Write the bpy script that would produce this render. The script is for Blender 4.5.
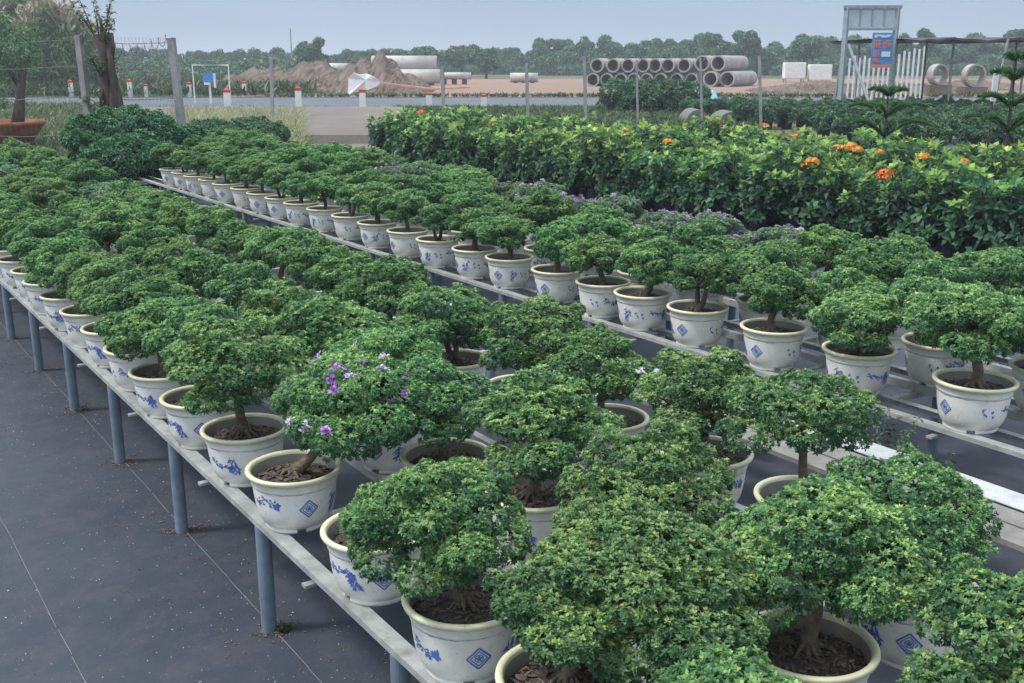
import bpy, math, random
import numpy as np
from mathutils import Vector, Matrix
R_ = math.radians
random.seed(7)
rng = np.random.default_rng(7)
S = bpy.context.scene
for o in list(bpy.data.objects): bpy.data.objects.remove(o)

# ------------------------------------------------------------------ camera
FPX, CX, CY, H = 1050.0, 512.0, 341.5, 2.26
PITCH = math.atan((CY - 62) / FPX)
YAW = math.atan(745 / (FPX / math.cos(PITCH)))
cam = bpy.data.objects.new('camera', bpy.data.cameras.new('camera'))
S.collection.objects.link(cam)
cam.data.sensor_width = 36.0
cam.data.lens = FPX / 1024 * 36.0
cam.data.clip_end = 3000
cam.location = (0, 0, H)
cam.rotation_euler = (math.pi/2 - PITCH, 0, -YAW)
S.camera = cam
# ------------------------------------------------------------------ sky, sun, exposure
SUN_EL, SUN_AZ = R_(56), R_(-65)      # azimuth measured clockwise from +Y
W = bpy.data.worlds.new('World'); S.world = W; W.use_nodes = True
wn = W.node_tree
sky = wn.nodes.new('ShaderNodeTexSky'); sky.sky_type = 'NISHITA'; sky.sun_disc = False
sky.sun_elevation = SUN_EL; sky.sun_rotation = SUN_AZ
sky.air_density = 1.0; sky.dust_density = 0.5; sky.ozone_density = 4; sky.altitude = 0
# thin overcast: a blue-grey cloud deck, brighter overhead, over the clear sky
wt = wn.nodes.new('ShaderNodeTexCoord'); wsep = wn.nodes.new('ShaderNodeSeparateXYZ'); wn.links.new(wt.outputs['Generated'], wsep.inputs[0])
wr = wn.nodes.new('ShaderNodeValToRGB'); wn.links.new(wsep.outputs['Z'], wr.inputs[0])
el = wr.color_ramp.elements; el[0].position = 0.0; el[0].color = (.355, .435, .56, 1); el[1].position = 1.0; el[1].color = (1.55, 1.65, 1.8, 1)
e_ = el.new(.10); e_.color = (.295, .385, .54, 1); e_ = el.new(.4); e_.color = (.85, .95, 1.12, 1)
wno = wn.nodes.new('ShaderNodeTexNoise'); wno.inputs['Scale'].default_value = 3.0; wno.inputs['Detail'].default_value = 5
wmap = wn.nodes.new('ShaderNodeMapping'); wmap.inputs['Scale'].default_value = (1, 1, 5); wn.links.new(wt.outputs['Generated'], wmap.inputs[0]); wn.links.new(wmap.outputs[0], wno.inputs['Vector'])
wmr = wn.nodes.new('ShaderNodeMapRange'); wmr.inputs['From Min'].default_value = .3; wmr.inputs['From Max'].default_value = .7; wmr.inputs['To Min'].default_value = 9.3; wmr.inputs['To Max'].default_value = 10.7
wn.links.new(wno.outputs[0], wmr.inputs['Value'])
wsc = wn.nodes.new('ShaderNodeVectorMath'); wsc.operation = 'SCALE'; wn.links.new(wr.outputs[0], wsc.inputs[0]); wn.links.new(wmr.outputs[0], wsc.inputs['Scale'])
wmx = wn.nodes.new('ShaderNodeMix'); wmx.data_type = 'RGBA'; wmx.inputs[0].default_value = .85
wn.links.new(sky.outputs[0], wmx.inputs[6]); wn.links.new(wsc.outputs[0], wmx.inputs[7]); wn.links.new(wmx.outputs[2], wn.nodes['Background'].inputs[0])
wn.nodes['Background'].inputs[1].default_value = 0.10
sl = bpy.data.lights.new('sun', 'SUN'); sl.energy = 2.5; sl.angle = R_(11); sl.color = (1, .96, .9)
so = bpy.data.objects.new('sun', sl); S.collection.objects.link(so)
dirv = Vector((math.sin(SUN_AZ)*math.cos(SUN_EL), math.cos(SUN_AZ)*math.cos(SUN_EL), math.sin(SUN_EL)))
so.rotation_euler = dirv.to_track_quat('Z', 'Y').to_euler()
so.location = dirv * 30
S.view_settings.view_transform = 'Standard'; S.view_settings.look = 'None'
S.view_settings.exposure = 0.32; S.view_settings.gamma = 1.0
S.render.engine = 'CYCLES'

# ------------------------------------------------------------------ site coordinates
fw = np.array([math.sin(YAW), math.cos(YAW), 0]); rt = np.array([math.cos(YAW), -math.sin(YAW), 0])
F3 = np.array([fw[0]*math.cos(PITCH), fw[1]*math.cos(PITCH), -math.sin(PITCH)])
U3 = np.cross(rt, F3)
def ray(px, py): return F3*FPX + rt*(px-CX) - U3*(py-CY)
def at(px, py, D):                    # point on a sight line at forward distance D
    d = ray(px, py); return Vector(np.array([0, 0, H]) + d*(D/(d@fw)))
def onz(px, py, z):
    d = ray(px, py); return Vector(np.array([0, 0, H]) + d*((z-H)/d[2]))
def site(lat, D, z=0.0):              # lateral / forward distances in metres
    return Vector(rt*lat + fw*D + np.array([0, 0, z]))
def lat(px, D): return (px-CX)*D/(FPX*math.cos(PITCH) + 0) if False else float(np.dot(np.array(at(px, 62, D)), rt))
FACE = -YAW                            # rotation whose local +Y looks away from the viewer

# ------------------------------------------------------------------ materials
def newmat(name):
    m = bpy.data.materials.new(name); m.use_nodes = True
    nt = m.node_tree; return m, nt, nt.nodes['Principled BSDF']
def N(nt, t, **kw):
    n = nt.nodes.new(t)
    for k, v in kw.items():
        if k in n.inputs: n.inputs[k].default_value = v
        else: setattr(n, k, v)
    return n
def ramp(nt, fac, stops):
    r = nt.nodes.new('ShaderNodeValToRGB'); e = r.color_ramp.elements
    while len(e) < len(stops): e.new(0.5)
    for i, (p, c) in enumerate(stops):
        e[i].position = p; e[i].color = (*c, 1)
    nt.links.new(fac, r.inputs[0]); return r
def c4(c): return (*c, 1.0)
def mixc(nt, fac, a, b):
    m = nt.nodes.new('ShaderNodeMix'); m.data_type = 'RGBA'
    for s, v in ((0, fac), (6, a), (7, b)):
        if isinstance(v, (int, float)): m.inputs[s].default_value = v
        elif isinstance(v, tuple): m.inputs[s].default_value = c4(v)
        else: nt.links.new(v, m.inputs[s])
    return m.outputs[2]
def plain(name, col, rough=.6, noise=.25, scale=8, metal=0, bump=0, col2=None, detail=6, spec=.4, bscale=None):
    m, nt, b = newmat(name)
    tc = N(nt, 'ShaderNodeTexCoord'); n = N(nt, 'ShaderNodeTexNoise', Scale=scale, Detail=detail, Roughness=.65)
    nt.links.new(tc.outputs['Object'], n.inputs['Vector'])
    c2 = col2 or tuple(x*(1-noise) for x in col); c1 = tuple(min(1, x*(1+noise*.5)) for x in col)
    r = ramp(nt, n.outputs[0], [(.3, c2), (.68, c1)])
    nt.links.new(r.outputs[0], b.inputs['Base Color'])
    b.inputs['Roughness'].default_value = rough; b.inputs['Metallic'].default_value = metal
    b.inputs['Specular IOR Level'].default_value = spec
    if bump:
        n2 = N(nt, 'ShaderNodeTexNoise', Scale=bscale or scale*4, Detail=8)
        nt.links.new(tc.outputs['Object'], n2.inputs['Vector'])
        bp = N(nt, 'ShaderNodeBump', Strength=bump, Distance=.01)
        nt.links.new(n2.outputs[0], bp.inputs['Height']); nt.links.new(bp.outputs[0], b.inputs['Normal'])
    return m
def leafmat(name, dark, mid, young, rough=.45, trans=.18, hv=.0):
    """tint.r: dark to young, plus overhead light painted into bonsai crowns, tint.g: random per leaf"""
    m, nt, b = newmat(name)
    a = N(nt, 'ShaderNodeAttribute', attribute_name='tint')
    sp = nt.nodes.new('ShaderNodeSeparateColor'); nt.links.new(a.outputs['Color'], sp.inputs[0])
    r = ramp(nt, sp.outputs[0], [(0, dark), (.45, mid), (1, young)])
    hs = nt.nodes.new('ShaderNodeHueSaturation')
    oi = nt.nodes.new('ShaderNodeObjectInfo')
    mr = N(nt, 'ShaderNodeMapRange'); mr.inputs['To Min'].default_value = .72; mr.inputs['To Max'].default_value = 1.3
    nt.links.new(sp.outputs[1], mr.inputs['Value'])
    m2 = N(nt, 'ShaderNodeMapRange'); m2.inputs['To Min'].default_value = .480; m2.inputs['To Max'].default_value = .515
    nt.links.new(oi.outputs['Random'], m2.inputs['Value'])
    nt.links.new(m2.outputs[0], hs.inputs['Hue'])
    m3 = N(nt, 'ShaderNodeMath'); m3.operation = 'MULTIPLY'; m3.inputs[1].default_value = 7.13
    m4 = N(nt, 'ShaderNodeMath'); m4.operation = 'FRACT'; nt.links.new(oi.outputs['Random'], m3.inputs[0]); nt.links.new(m3.outputs[0], m4.inputs[0])
    m5 = N(nt, 'ShaderNodeMapRange'); m5.inputs['To Min'].default_value = .82; m5.inputs['To Max'].default_value = 1.16; nt.links.new(m4.outputs[0], m5.inputs['Value'])
    m6 = N(nt, 'ShaderNodeMath'); m6.operation = 'MULTIPLY'; nt.links.new(mr.outputs[0], m6.inputs[0]); nt.links.new(m5.outputs[0], m6.inputs[1])
    nt.links.new(m6.outputs[0], hs.inputs['Value']); nt.links.new(r.outputs[0], hs.inputs['Color'])
    nt.links.new(hs.outputs[0], b.inputs['Base Color'])
    b.inputs['Roughness'].default_value = rough; b.inputs['Specular IOR Level'].default_value = .35
    tr = nt.nodes.new('ShaderNodeBsdfTranslucent'); nt.links.new(hs.outputs[0], tr.inputs[0])
    mx = nt.nodes.new('ShaderNodeMixShader'); mx.inputs[0].default_value = trans
    nt.links.new(b.outputs[0], mx.inputs[1]); nt.links.new(tr.outputs[0], mx.inputs[2])
    nt.links.new(mx.outputs[0], nt.nodes['Material Output'].inputs[0])
    return m
M = {}
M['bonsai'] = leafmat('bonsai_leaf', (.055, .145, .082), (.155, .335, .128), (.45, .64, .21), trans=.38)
M['bonsai_grey'] = leafmat('bonsai_leaf_dull', (.09, .17, .11), (.18, .30, .17), (.34, .46, .25))
M['ixora'] = leafmat('ixora_leaf', (.048, .120, .075), (.125, .280, .100), (.44, .63, .14), rough=.45, trans=.34)
M['dark_bush'] = leafmat('dark_bush_leaf', (.05, .14, .075), (.10, .25, .10), (.24, .42, .15))
M['low_plant'] = leafmat('low_plant_leaf', (.06, .14, .08), (.11, .23, .10), (.22, .37, .14))
M['wood'] = leafmat('wood_leaf', (.065, .14, .07), (.10, .205, .085), (.18, .30, .11), trans=.1)
M['reed'] = leafmat('reed_leaf', (.11, .19, .075), (.22, .31, .12), (.48, .44, .27), trans=.4)
M['plume'] = plain('reed_plume', (.50, .44, .33), .9)
M['stalk'] = plain('reed_stalk', (.28, .30, .15), .8)
M['weed'] = leafmat('weed_leaf', (.05, .09, .03), (.09, .15, .05), (.2, .22, .09))
M['dry'] = plain('dry_debris', (.17, .11, .07), .9, .5, 60)
M['bark'] = plain('bonsai_bark', (.165, .13, .09), .9, .55, 45, bump=.8, bscale=120)
M['bark2'] = plain('tree_bark', (.095, .072, .056), .9, .5, 6, bump=1, bscale=14)
M['soil'] = plain('soil', (.085, .074, .062), .95, .5, 60, bump=1, bscale=160)
M['chips'] = plain('bark_chips', (.135, .105, .082), .9, .6, 90)
M['galv'] = plain('galvanised_steel', (.46, .48, .46), .45, .35, 9, metal=.35, bump=.1)
M['pipe'] = plain('blue_grey_pipe', (.16, .215, .26), .5, .3, 7, bump=.1, spec=.3)
M['white_metal'] = plain('white_sheet_metal', (.42, .45, .46), .4, .35, 5, spec=.5)
M['board'] = plain('grey_board', (.21, .21, .19), .75, .35, 9, bump=.3)
M['post_concrete'] = plain('post_concrete', (.30, .31, .30), .85, .35, 5, bump=.3)
M['thread'] = plain('seam_thread', (.22, .23, .25), .9, .5, 3)
M['dark_thread'] = plain('cloth_edge', (.022, .024, .03), .8, .5, 9)
M['wire'] = plain('rusty_wire', (.16, .16, .16), .6, .3, 5)
M['white_paint'] = plain('white_paint', (.78, .78, .76), .6, .12, 3)
M['red_paint'] = plain('red_paint', (.50, .06, .04), .6, .2, 5)
M['terracotta'] = plain('terracotta', (.30, .11, .06), .8, .4, 5, bump=.2)
M['concrete'] = plain('pipe_concrete', (.37, .355, .33), .85, .35, 1.2, bump=.3)
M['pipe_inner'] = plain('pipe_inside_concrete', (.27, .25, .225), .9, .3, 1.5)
M['culvert'] = plain('culvert_concrete', (.17, .17, .16), .9, .4, 3, bump=.3)
M['pale_pipe'] = plain('pale_pipe', (.50, .48, .44), .7, .22, .5)
M['mound'] = plain('dug_soil', (.165, .125, .095), .95, .5, .7, bump=1, bscale=3)
M['tarp'] = plain('white_tarp', (.72, .73, .75), .6, .15, 2)
M['tape'] = plain('barrier_tape', (.6, .3, .25), .6, .2, 3)
M['bluetarp'] = plain('blue_plastic', (.25, .5, .6), .5, .2, 3)
M['sign_blue'] = plain('sign_blue', (.07, .26, .58), .5, .15, 3)
M['sign_orange'] = plain('sign_orange', (.75, .20, .10), .5, .15, 3)
M['sign_white'] = plain('sign_white', (.7, .75, .8), .5, .1, 3)
M['frame_grey'] = plain('gantry_steel', (.28, .34, .36), .5, .25, 3)
M['panel'] = plain('gantry_panel', (.46, .53, .58), .6, .15, 2)
M['net'] = plain('shade_net', (.07, .072, .078), .9, .3, 3)
M['black_bag'] = plain('black_nursery_bag', (.012, .012, .016), .45, .4, 12, bump=.6, bscale=20)
M['purple'] = plain('purple_petal', (.50, .22, .64), .6, .3, 40)
M['lilac'] = plain('lilac_petal', (.58, .46, .70), .6, .3, 40)
M['orange_fl'] = plain('orange_petal', (.85, .18, .035), .6, .25, 30)
M['yellow_fl'] = plain('amber_petal', (.80, .36, .05), .6, .3, 30)
M['red_fl'] = plain('red_petal', (.60, .10, .06), .6, .3, 30)
M['blue_glaze'] = plain('blue_glaze', (.095, .17, .52), .35, .45, 35)
M['arau'] = leafmat('monkey_pine_leaf', (.05, .13, .05), (.10, .23, .07), (.2, .34, .10))

def worn(m, col, scale, lo, hi):
    nt = m.node_tree; b = nt.nodes['Principled BSDF']; src = b.inputs['Base Color'].links[0].from_socket
    tc = N(nt, 'ShaderNodeTexCoord'); n = N(nt, 'ShaderNodeTexNoise', Scale=scale, Detail=10, Roughness=.75); nt.links.new(tc.outputs['Object'], n.inputs['Vector'])
    r = ramp(nt, n.outputs[0], [(lo, (0, 0, 0)), (hi, (.85, .85, .85))]); nt.links.new(mixc(nt, r.outputs[0], src, col), b.inputs['Base Color'])
worn(M['galv'], (.20, .15, .11), 6, .56, .70); worn(M['pipe'], (.13, .12, .11), 4, .58, .74); worn(M['white_metal'], (.25, .23, .2), 4, .55, .72)
worn(M['concrete'], (.16, .14, .12), .9, .52, .7); worn(M['pale_pipe'], (.26, .23, .19), .6, .5, .72); worn(M['white_paint'], (.42, .38, .32), 2.5, .52, .75); worn(M['board'], (.15, .14, .12), 5, .5, .7)
def pot_material(name, base, dirt):
    m, nt, b = newmat(name)
    tc = N(nt, 'ShaderNodeTexCoord'); oi = nt.nodes.new('ShaderNodeObjectInfo')
    ad = nt.nodes.new('ShaderNodeVectorMath'); ad.operation = 'ADD'
    cv = nt.nodes.new('ShaderNodeVectorMath'); cv.operation = 'SCALE'; cv.inputs[0].default_value = (17, 31, 9)
    nt.links.new(oi.outputs['Random'], cv.inputs['Scale'])
    nt.links.new(tc.outputs['Object'], ad.inputs[0]); nt.links.new(cv.outputs[0], ad.inputs[1])
    n = N(nt, 'ShaderNodeTexNoise', Scale=7, Detail=8, Roughness=.7); nt.links.new(ad.outputs[0], n.inputs['Vector'])
    r = ramp(nt, n.outputs[0], [(.42, (0, 0, 0)), (.75, (1, 1, 1))])
    n2 = N(nt, 'ShaderNodeTexNoise', Scale=70, Detail=4); nt.links.new(ad.outputs[0], n2.inputs['Vector'])
    r2 = ramp(nt, n2.outputs[0], [(.62, (0, 0, 0)), (.72, (1, 1, 1))])
    mm = nt.nodes.new('ShaderNodeMath'); mm.operation = 'MULTIPLY'; mm.inputs[1].default_value = .75
    nt.links.new(r.outputs[0], mm.inputs[0])
    c = mixc(nt, mm.outputs[0], base, dirt)
    m2 = nt.nodes.new('ShaderNodeMath'); m2.operation = 'MULTIPLY'; m2.inputs[1].default_value = .3
    nt.links.new(r2.outputs[0], m2.inputs[0])
    c = mixc(nt, m2.outputs[0], c, (.22, .20, .15))
    nt.links.new(c, b.inputs['Base Color'])
    b.inputs['Roughness'].default_value = .38; b.inputs['Specular IOR Level'].default_value = .45
    return m
M['pot'] = pot_material('white_glazed_pot', (.76, .765, .70), (.52, .51, .43))
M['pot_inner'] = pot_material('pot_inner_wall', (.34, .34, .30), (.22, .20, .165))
M['rim'] = pot_material('cream_pot_rim', (.70, .69, .47), (.48, .46, .29))

def cloth_material():
    m, nt, b = newmat('ground_cloth')
    g = N(nt, 'ShaderNodeNewGeometry')
    big = N(nt, 'ShaderNodeTexNoise', Scale=.9, Detail=8, Roughness=.6); nt.links.new(g.outputs['Position'], big.inputs['Vector'])
    r = ramp(nt, big.outputs[0], [(.3, (.028, .037, .055)), (.7, (.046, .057, .078))])
    # dusty soil tracked over the cloth
    mid = N(nt, 'ShaderNodeTexNoise', Scale=5, Detail=10, Roughness=.75); nt.links.new(g.outputs['Position'], mid.inputs['Vector'])
    r3 = ramp(nt, mid.outputs[0], [(.45, (0, 0, 0)), (.8, (.7, .7, .7))])
    c = mixc(nt, r3.outputs[0], r.outputs[0], (.095, .086, .092))
    # woven ribs
    wv = N(nt, 'ShaderNodeTexWave', Scale=55.0, Distortion=.6); wv.bands_direction = 'X'
    nt.links.new(g.outputs['Position'], wv.inputs['Vector'])
    wm = nt.nodes.new('ShaderNodeMath'); wm.operation = 'MULTIPLY'; wm.inputs[1].default_value = .25
    nt.links.new(wv.outputs['Fac'], wm.inputs[0])
    c = mixc(nt, wm.outputs[0], c, (.035, .038, .046))
    # pale specks of grit and petals
    for sc, th, col in ((28, .05, (.24, .24, .25)), (60, .10, (.15, .15, .16)), (18, .035, (.15, .10, .075))):
        v = N(nt, 'ShaderNodeTexVoronoi', Scale=sc, Randomness=1.0); nt.links.new(g.outputs['Position'], v.inputs['Vector'])
        sp = nt.nodes.new('ShaderNodeSeparateColor'); nt.links.new(v.outputs['Color'], sp.inputs[0])
        lt = nt.nodes.new('ShaderNodeMath'); lt.operation = 'MULTIPLY'; lt.inputs[1].default_value = th*1.6
        nt.links.new(sp.outputs[0], lt.inputs[0])
        cp = nt.nodes.new('ShaderNodeMath'); cp.operation = 'LESS_THAN'
        nt.links.new(v.outputs['Distance'], cp.inputs[0]); nt.links.new(lt.outputs[0], cp.inputs[1])
        gt = nt.nodes.new('ShaderNodeMath'); gt.operation = 'GREATER_THAN'; gt.inputs[1].default_value = .45
        nt.links.new(sp.outputs[1], gt.inputs[0])
        ml = nt.nodes.new('ShaderNodeMath'); ml.operation = 'MULTIPLY'
        nt.links.new(cp.outputs[0], ml.inputs[0]); nt.links.new(gt.outputs[0], ml.inputs[1])
        c = mixc(nt, ml.outputs[0], c, col)
    nt.links.new(c, b.inputs['Base Color']); b.inputs['Roughness'].default_value = .6
    b.inputs['Specular IOR Level'].default_value = .35
    wk = N(nt, 'ShaderNodeTexNoise', Scale=2.2, Detail=3, Distortion=.3); nt.links.new(g.outputs['Position'], wk.inputs['Vector'])
    ws = nt.nodes.new('ShaderNodeMath'); ws.operation = 'MULTIPLY_ADD'; ws.inputs[1].default_value = 3.0
    nt.links.new(wk.outputs[0], ws.inputs[0]); nt.links.new(mid.outputs[0], ws.inputs[2])
    bp = N(nt, 'ShaderNodeBump', Strength=.4, Distance=.008); nt.links.new(ws.outputs[0], bp.inputs['Height'])
    nt.links.new(bp.outputs[0], b.inputs['Normal'])
    return m
M['cloth'] = cloth_material()
def ground_material(name, a, b_, c_, s1=.05, s2=.6):
    m, nt, b = newmat(name)
    g = N(nt, 'ShaderNodeNewGeometry')
    n = N(nt, 'ShaderNodeTexNoise', Scale=s1, Detail=8, Roughness=.6); nt.links.new(g.outputs['Position'], n.inputs['Vector'])
    r = ramp(nt, n.outputs[0], [(.35, a), (.65, b_)])
    n2 = N(nt, 'ShaderNodeTexNoise', Scale=s2, Detail=10, Roughness=.7); nt.links.new(g.outputs['Position'], n2.inputs['Vector'])
    r2 = ramp(nt, n2.outputs[0], [(.5, (0, 0, 0)), (.75, (.8, .8, .8))])
    nt.links.new(mixc(nt, r2.outputs[0], r.outputs[0], c_), b.inputs['Base Color'])
    b.inputs['Roughness'].default_value = .95; b.inputs['Specular IOR Level'].default_value = .2
    bp = N(nt, 'ShaderNodeBump', Strength=.6, Distance=.1); nt.links.new(n2.outputs[0], bp.inputs['Height'])
    nt.links.new(bp.outputs[0], b.inputs['Normal'])
    return m
M['earth'] = ground_material('rough_ground', (.10, .12, .055), (.16, .13, .085), (.07, .10, .04))
M['dirt'] = ground_material('bare_orange_dirt', (.30, .195, .14), (.25, .175, .135), (.19, .145, .115), .06, .35)
M['grassbank'] = ground_material('grass_bank', (.08, .135, .055), (.12, .16, .07), (.06, .10, .04))
M['asphalt'] = ground_material('asphalt', (.115, .135, .155), (.145, .16, .18), (.10, .115, .13), .3, 2)
M['bank'] = ground_material('canal_concrete', (.165, .145, .13), (.205, .18, .16), (.12, .10, .085), .3, 1.2)

# ------------------------------------------------------------------ mesh helpers
class MB:
    def __init__(s): s.v = []; s.f = []
    def add(s, vs, fs):
        n = len(s.v); s.v += [tuple(v) for v in vs]; s.f += [tuple(i+n for i in f) for f in fs]; return s
    def box(s, c, d, rot=None):
        x, y, z = d[0]/2, d[1]/2, d[2]/2
        vs = [Vector((a, b, e)) for a in (-x, x) for b in (-y, y) for e in (-z, z)]
        if rot is not None: vs = [rot @ v for v in vs]
        vs = [v + Vector(c) for v in vs]
        return s.add(vs, [(0, 1, 3, 2), (4, 6, 7, 5), (0, 4, 5, 1), (2, 3, 7, 6), (0, 2, 6, 4), (1, 5, 7, 3)])
    def tube(s, pts, rad, n=8, cap=True, flat=1.0):
        pts = [Vector(p) for p in pts]
        if not hasattr(rad, '__len__'): rad = [rad]*len(pts)
        up = None; rings = []
        for i, p in enumerate(pts):
            t = (pts[min(i+1, len(pts)-1)] - pts[max(i-1, 0)]).normalized()
            if up is None:
                up = Vector((0, 0, 1)) if abs(t.z) < .9 else Vector((1, 0, 0))
            a = (up - t*up.dot(t)).normalized(); b = t.cross(a); up = a
            rings.append([p + (a*math.cos(2*math.pi*k/n) + b*math.sin(2*math.pi*k/n)*flat)*rad[i] for k in range(n)])
        vs = [v for r in rings for v in r]; fs = []
        for i in range(len(pts)-1):
            for k in range(n):
                k2 = (k+1) % n
                fs.append((i*n+k, i*n+k2, (i+1)*n+k2, (i+1)*n+k))
        if cap: fs.append(tuple(range(n-1, -1, -1))); fs.append(tuple((len(pts)-1)*n+k for k in range(n)))
        return s.add(vs, fs)
    def lathe(s, prof, n=40, a0=0, a1=2*math.pi):
        full = abs(a1-a0-2*math.pi) < 1e-6; m = n if full else n+1
        vs = []
        for r, z in prof:
            for k in range(m):
                a = a0 + (a1-a0)*k/n; vs.append((r*math.cos(a), r*math.sin(a), z))
        fs = []
        for i in range(len(prof)-1):
            for k in range(n):
                k2 = (k+1) % m
                fs.append((i*m+k, i*m+k2, (i+1)*m+k2, (i+1)*m+k))
        return s.add(vs, fs)
    def mesh(s, name, mat, smooth=False):
        me = bpy.data.meshes.new(name); me.from_pydata(s.v, [], s.f); me.materials.append(mat)
        if smooth: me.polygons.foreach_set('use_smooth', [True]*len(me.polygons))
        me.update(); return me
    def build(s, name, mat, parent=None, smooth=False, loc=(0, 0, 0), rz=0):
        return link(name, s.mesh(name, mat, smooth), parent, loc, rz)
def link(name, me, parent=None, loc=(0, 0, 0), rz=0, sc=None):
    o = bpy.data.objects.new(name, me); S.collection.objects.link(o)
    o.parent = parent; o.location = loc; o.rotation_euler = (0, 0, rz)
    if sc is not None: o.scale = sc if hasattr(sc, '__len__') else (sc, sc, sc)
    return o
def thing(name, label, cat, loc=(0, 0, 0), rz=0, group=None):
    o = link(name, None, None, loc, rz); o.empty_display_size = .1
    o['label'] = label; o['category'] = cat
    if group: o['group'] = group
    return o
def tag(o, label, cat, group=None):
    o['label'] = label; o['category'] = cat
    if group: o['group'] = group
    return o
def struct(o, kind='structure'):
    o['kind'] = kind; return o
def sheet(name, pts, mat, z=None):
    mb = MB(); mb.add([(p[0], p[1], p[2] if z is None else z) for p in pts], [tuple(range(len(pts)))])
    return mb.build(name, mat)

def leaves_mesh(name, C, Dn, nl, ln, wd, tint, mat, spread=(25, 85), jit=.3, curl=.15, seed=0):
    """rosettes of small kite leaves. C centres, Dn axis, tint 0..1 per rosette"""
    g = np.random.default_rng(seed)
    C = np.asarray(C, float); Dn = np.asarray(Dn, float); Dn = Dn/np.linalg.norm(Dn, axis=1, keepdims=True)
    n = len(C); tint = np.broadcast_to(np.asarray(tint, float), (n,))
    ref = np.where(np.abs(Dn[:, 2:3]) < .9, np.array([[0, 0, 1.]]), np.array([[1., 0, 0]]))
    A = np.cross(Dn, ref); A /= np.linalg.norm(A, axis=1, keepdims=True); B = np.cross(Dn, A)
    V = np.empty((n, nl, 4, 3)); T = np.empty((n, nl, 2))
    ph0 = g.uniform(0, 2*np.pi, n)
    for k in range(nl):
        q = k/max(1, nl-1)
        ph = ph0 + k*2.399 + g.uniform(-.3, .3, n)
        al = np.radians(spread[0] + (spread[1]-spread[0])*q + g.uniform(-10, 10, n))
        rad = A*np.cos(ph)[:, None] + B*np.sin(ph)[:, None]
        d = Dn*np.cos(al)[:, None] + rad*np.sin(al)[:, None]
        L = ln*(.75 + .35*q)*(1 + g.uniform(-jit, jit, n)); Wd = wd*(1 + g.uniform(-jit, jit, n))*.5
        side = np.cross(d, Dn + g.normal(0, .25, (n, 3))); side /= np.linalg.norm(side, axis=1, keepdims=True)+1e-9
        nr = np.cross(side, d)
        base = C + d*(L*.08)[:, None]
        midp = C + d*(L*.55)[:, None]
        V[:, k, 0] = base
        V[:, k, 1] = midp + side*Wd[:, None] + nr*(Wd*.25)[:, None]
        V[:, k, 2] = C + d*L[:, None] - nr*(L*curl)[:, None]
        V[:, k, 3] = midp - side*Wd[:, None] + nr*(Wd*.25)[:, None]
        T[:, k, 0] = np.clip(tint*(1.15 - .75*q) + g.normal(0, .05, n), 0, 1)
        T[:, k, 1] = g.uniform(0, 1, n)
    V = V.reshape(-1, 3); nf = n*nl
    me = bpy.data.meshes.new(name)
    me.vertices.add(len(V)); me.vertices.foreach_set('co', V.ravel())
    me.loops.add(nf*4); me.loops.foreach_set('vertex_index', np.arange(nf*4, dtype=np.int32))
    me.polygons.add(nf); me.polygons.foreach_set('loop_start', np.arange(0, nf*4, 4, dtype=np.int32))
    col = np.ones((nf*4, 4)); tt = np.repeat(T.reshape(-1, 2), 4, axis=0); col[:, 0] = tt[:, 0]; col[:, 1] = tt[:, 1]; col[:, 2] = 0
    at_ = me.color_attributes.new('tint', 'FLOAT_COLOR', 'POINT'); at_.data.foreach_set('color', col.ravel())
    me.materials.append(mat); me.update(calc_edges=True); me.validate()
    return me
def lobes_points(lobes, n, g, low=-.55, deep=.82):
    """points and normals on the outside of a union of ellipsoids (cx,cy,cz,rx,rz)"""
    L = np.array(lobes); area = L[:, 3]**2; k = g.choice(len(L), size=int(n*2.6), p=area/area.sum())
    d = g.normal(0, 1, (len(k), 3)); d /= np.linalg.norm(d, axis=1, keepdims=True)
    ok = d[:, 2] > low + g.uniform(-.2, .2, len(k)); k = k[ok]; d = d[ok]
    rr = L[k][:, [3, 3, 4]]
    depth = g.uniform(.86, 1.05, (len(k), 1))
    P = L[k, :3] + d*rr*depth
    nrm = d/rr; nrm /= np.linalg.norm(nrm, axis=1, keepdims=True)
    keep = np.ones(len(P), bool)
    for j in range(len(L)):
        q = (P - L[j, :3])/L[j][[3, 3, 4]]; ins = (q**2).sum(1) < deep**2
        keep &= ~(ins & (k != j))
    return P[keep][:n], nrm[keep][:n]

# ------------------------------------------------------------------ ground, road, dirt
struct(sheet('ground', [site(-900, -60), site(900, -60), site(900, 1500), site(-900, 1500)], M['earth'], 0))
struct(sheet('ground_cloth', [(-8, -4), (30, -4), (33, 14), (24, 24), (17, 32), (12.5, 25), (8.0, 21), (-1, 21), (-8, 19)], M['cloth'], .004))
def view_sheet(name, px0, px1, D0, D1, mat, z):
    return struct(sheet(name, [site(lat(px0, D0), D0), site(lat(px1, D0), D0), site(lat(px1, D1), D1), site(lat(px0, D1), D1)], mat, z))
struct(sheet('road', [site(-90, 54), site(75, 54), site(75, 70), site(-90, 70)], M['asphalt'], .03))
struct(sheet('dirt', [site(-19, 71), site(110, 71), site(130, 150), site(-30, 150)], M['dirt'], .02))
struct(sheet('grass', [site(-120, 71), site(-19, 71), site(-30, 150), site(-150, 150)], M['grassbank'], .02))
# canal bank of cast concrete beyond the nursery
mb = MB()
prof = [(27.0, .012), (28.6, .03), (29.6, .06), (29.7, .30), (30.3, .31), (38.0, .30), (47.5, .36), (47.7, .08)]
for i in range(len(prof)-1):
    a, b = prof[i], prof[i+1]
    e0, e1 = lat(402, a[0]), lat(402, b[0])
    mb.add([site(-17, a[0], a[1]), site(e0, a[0], a[1]), site(e1, b[0], b[1]), site(-17, b[0], b[1])], [(0, 1, 2, 3)])
struct(mb.build('canal_bank', M['bank']))
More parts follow.
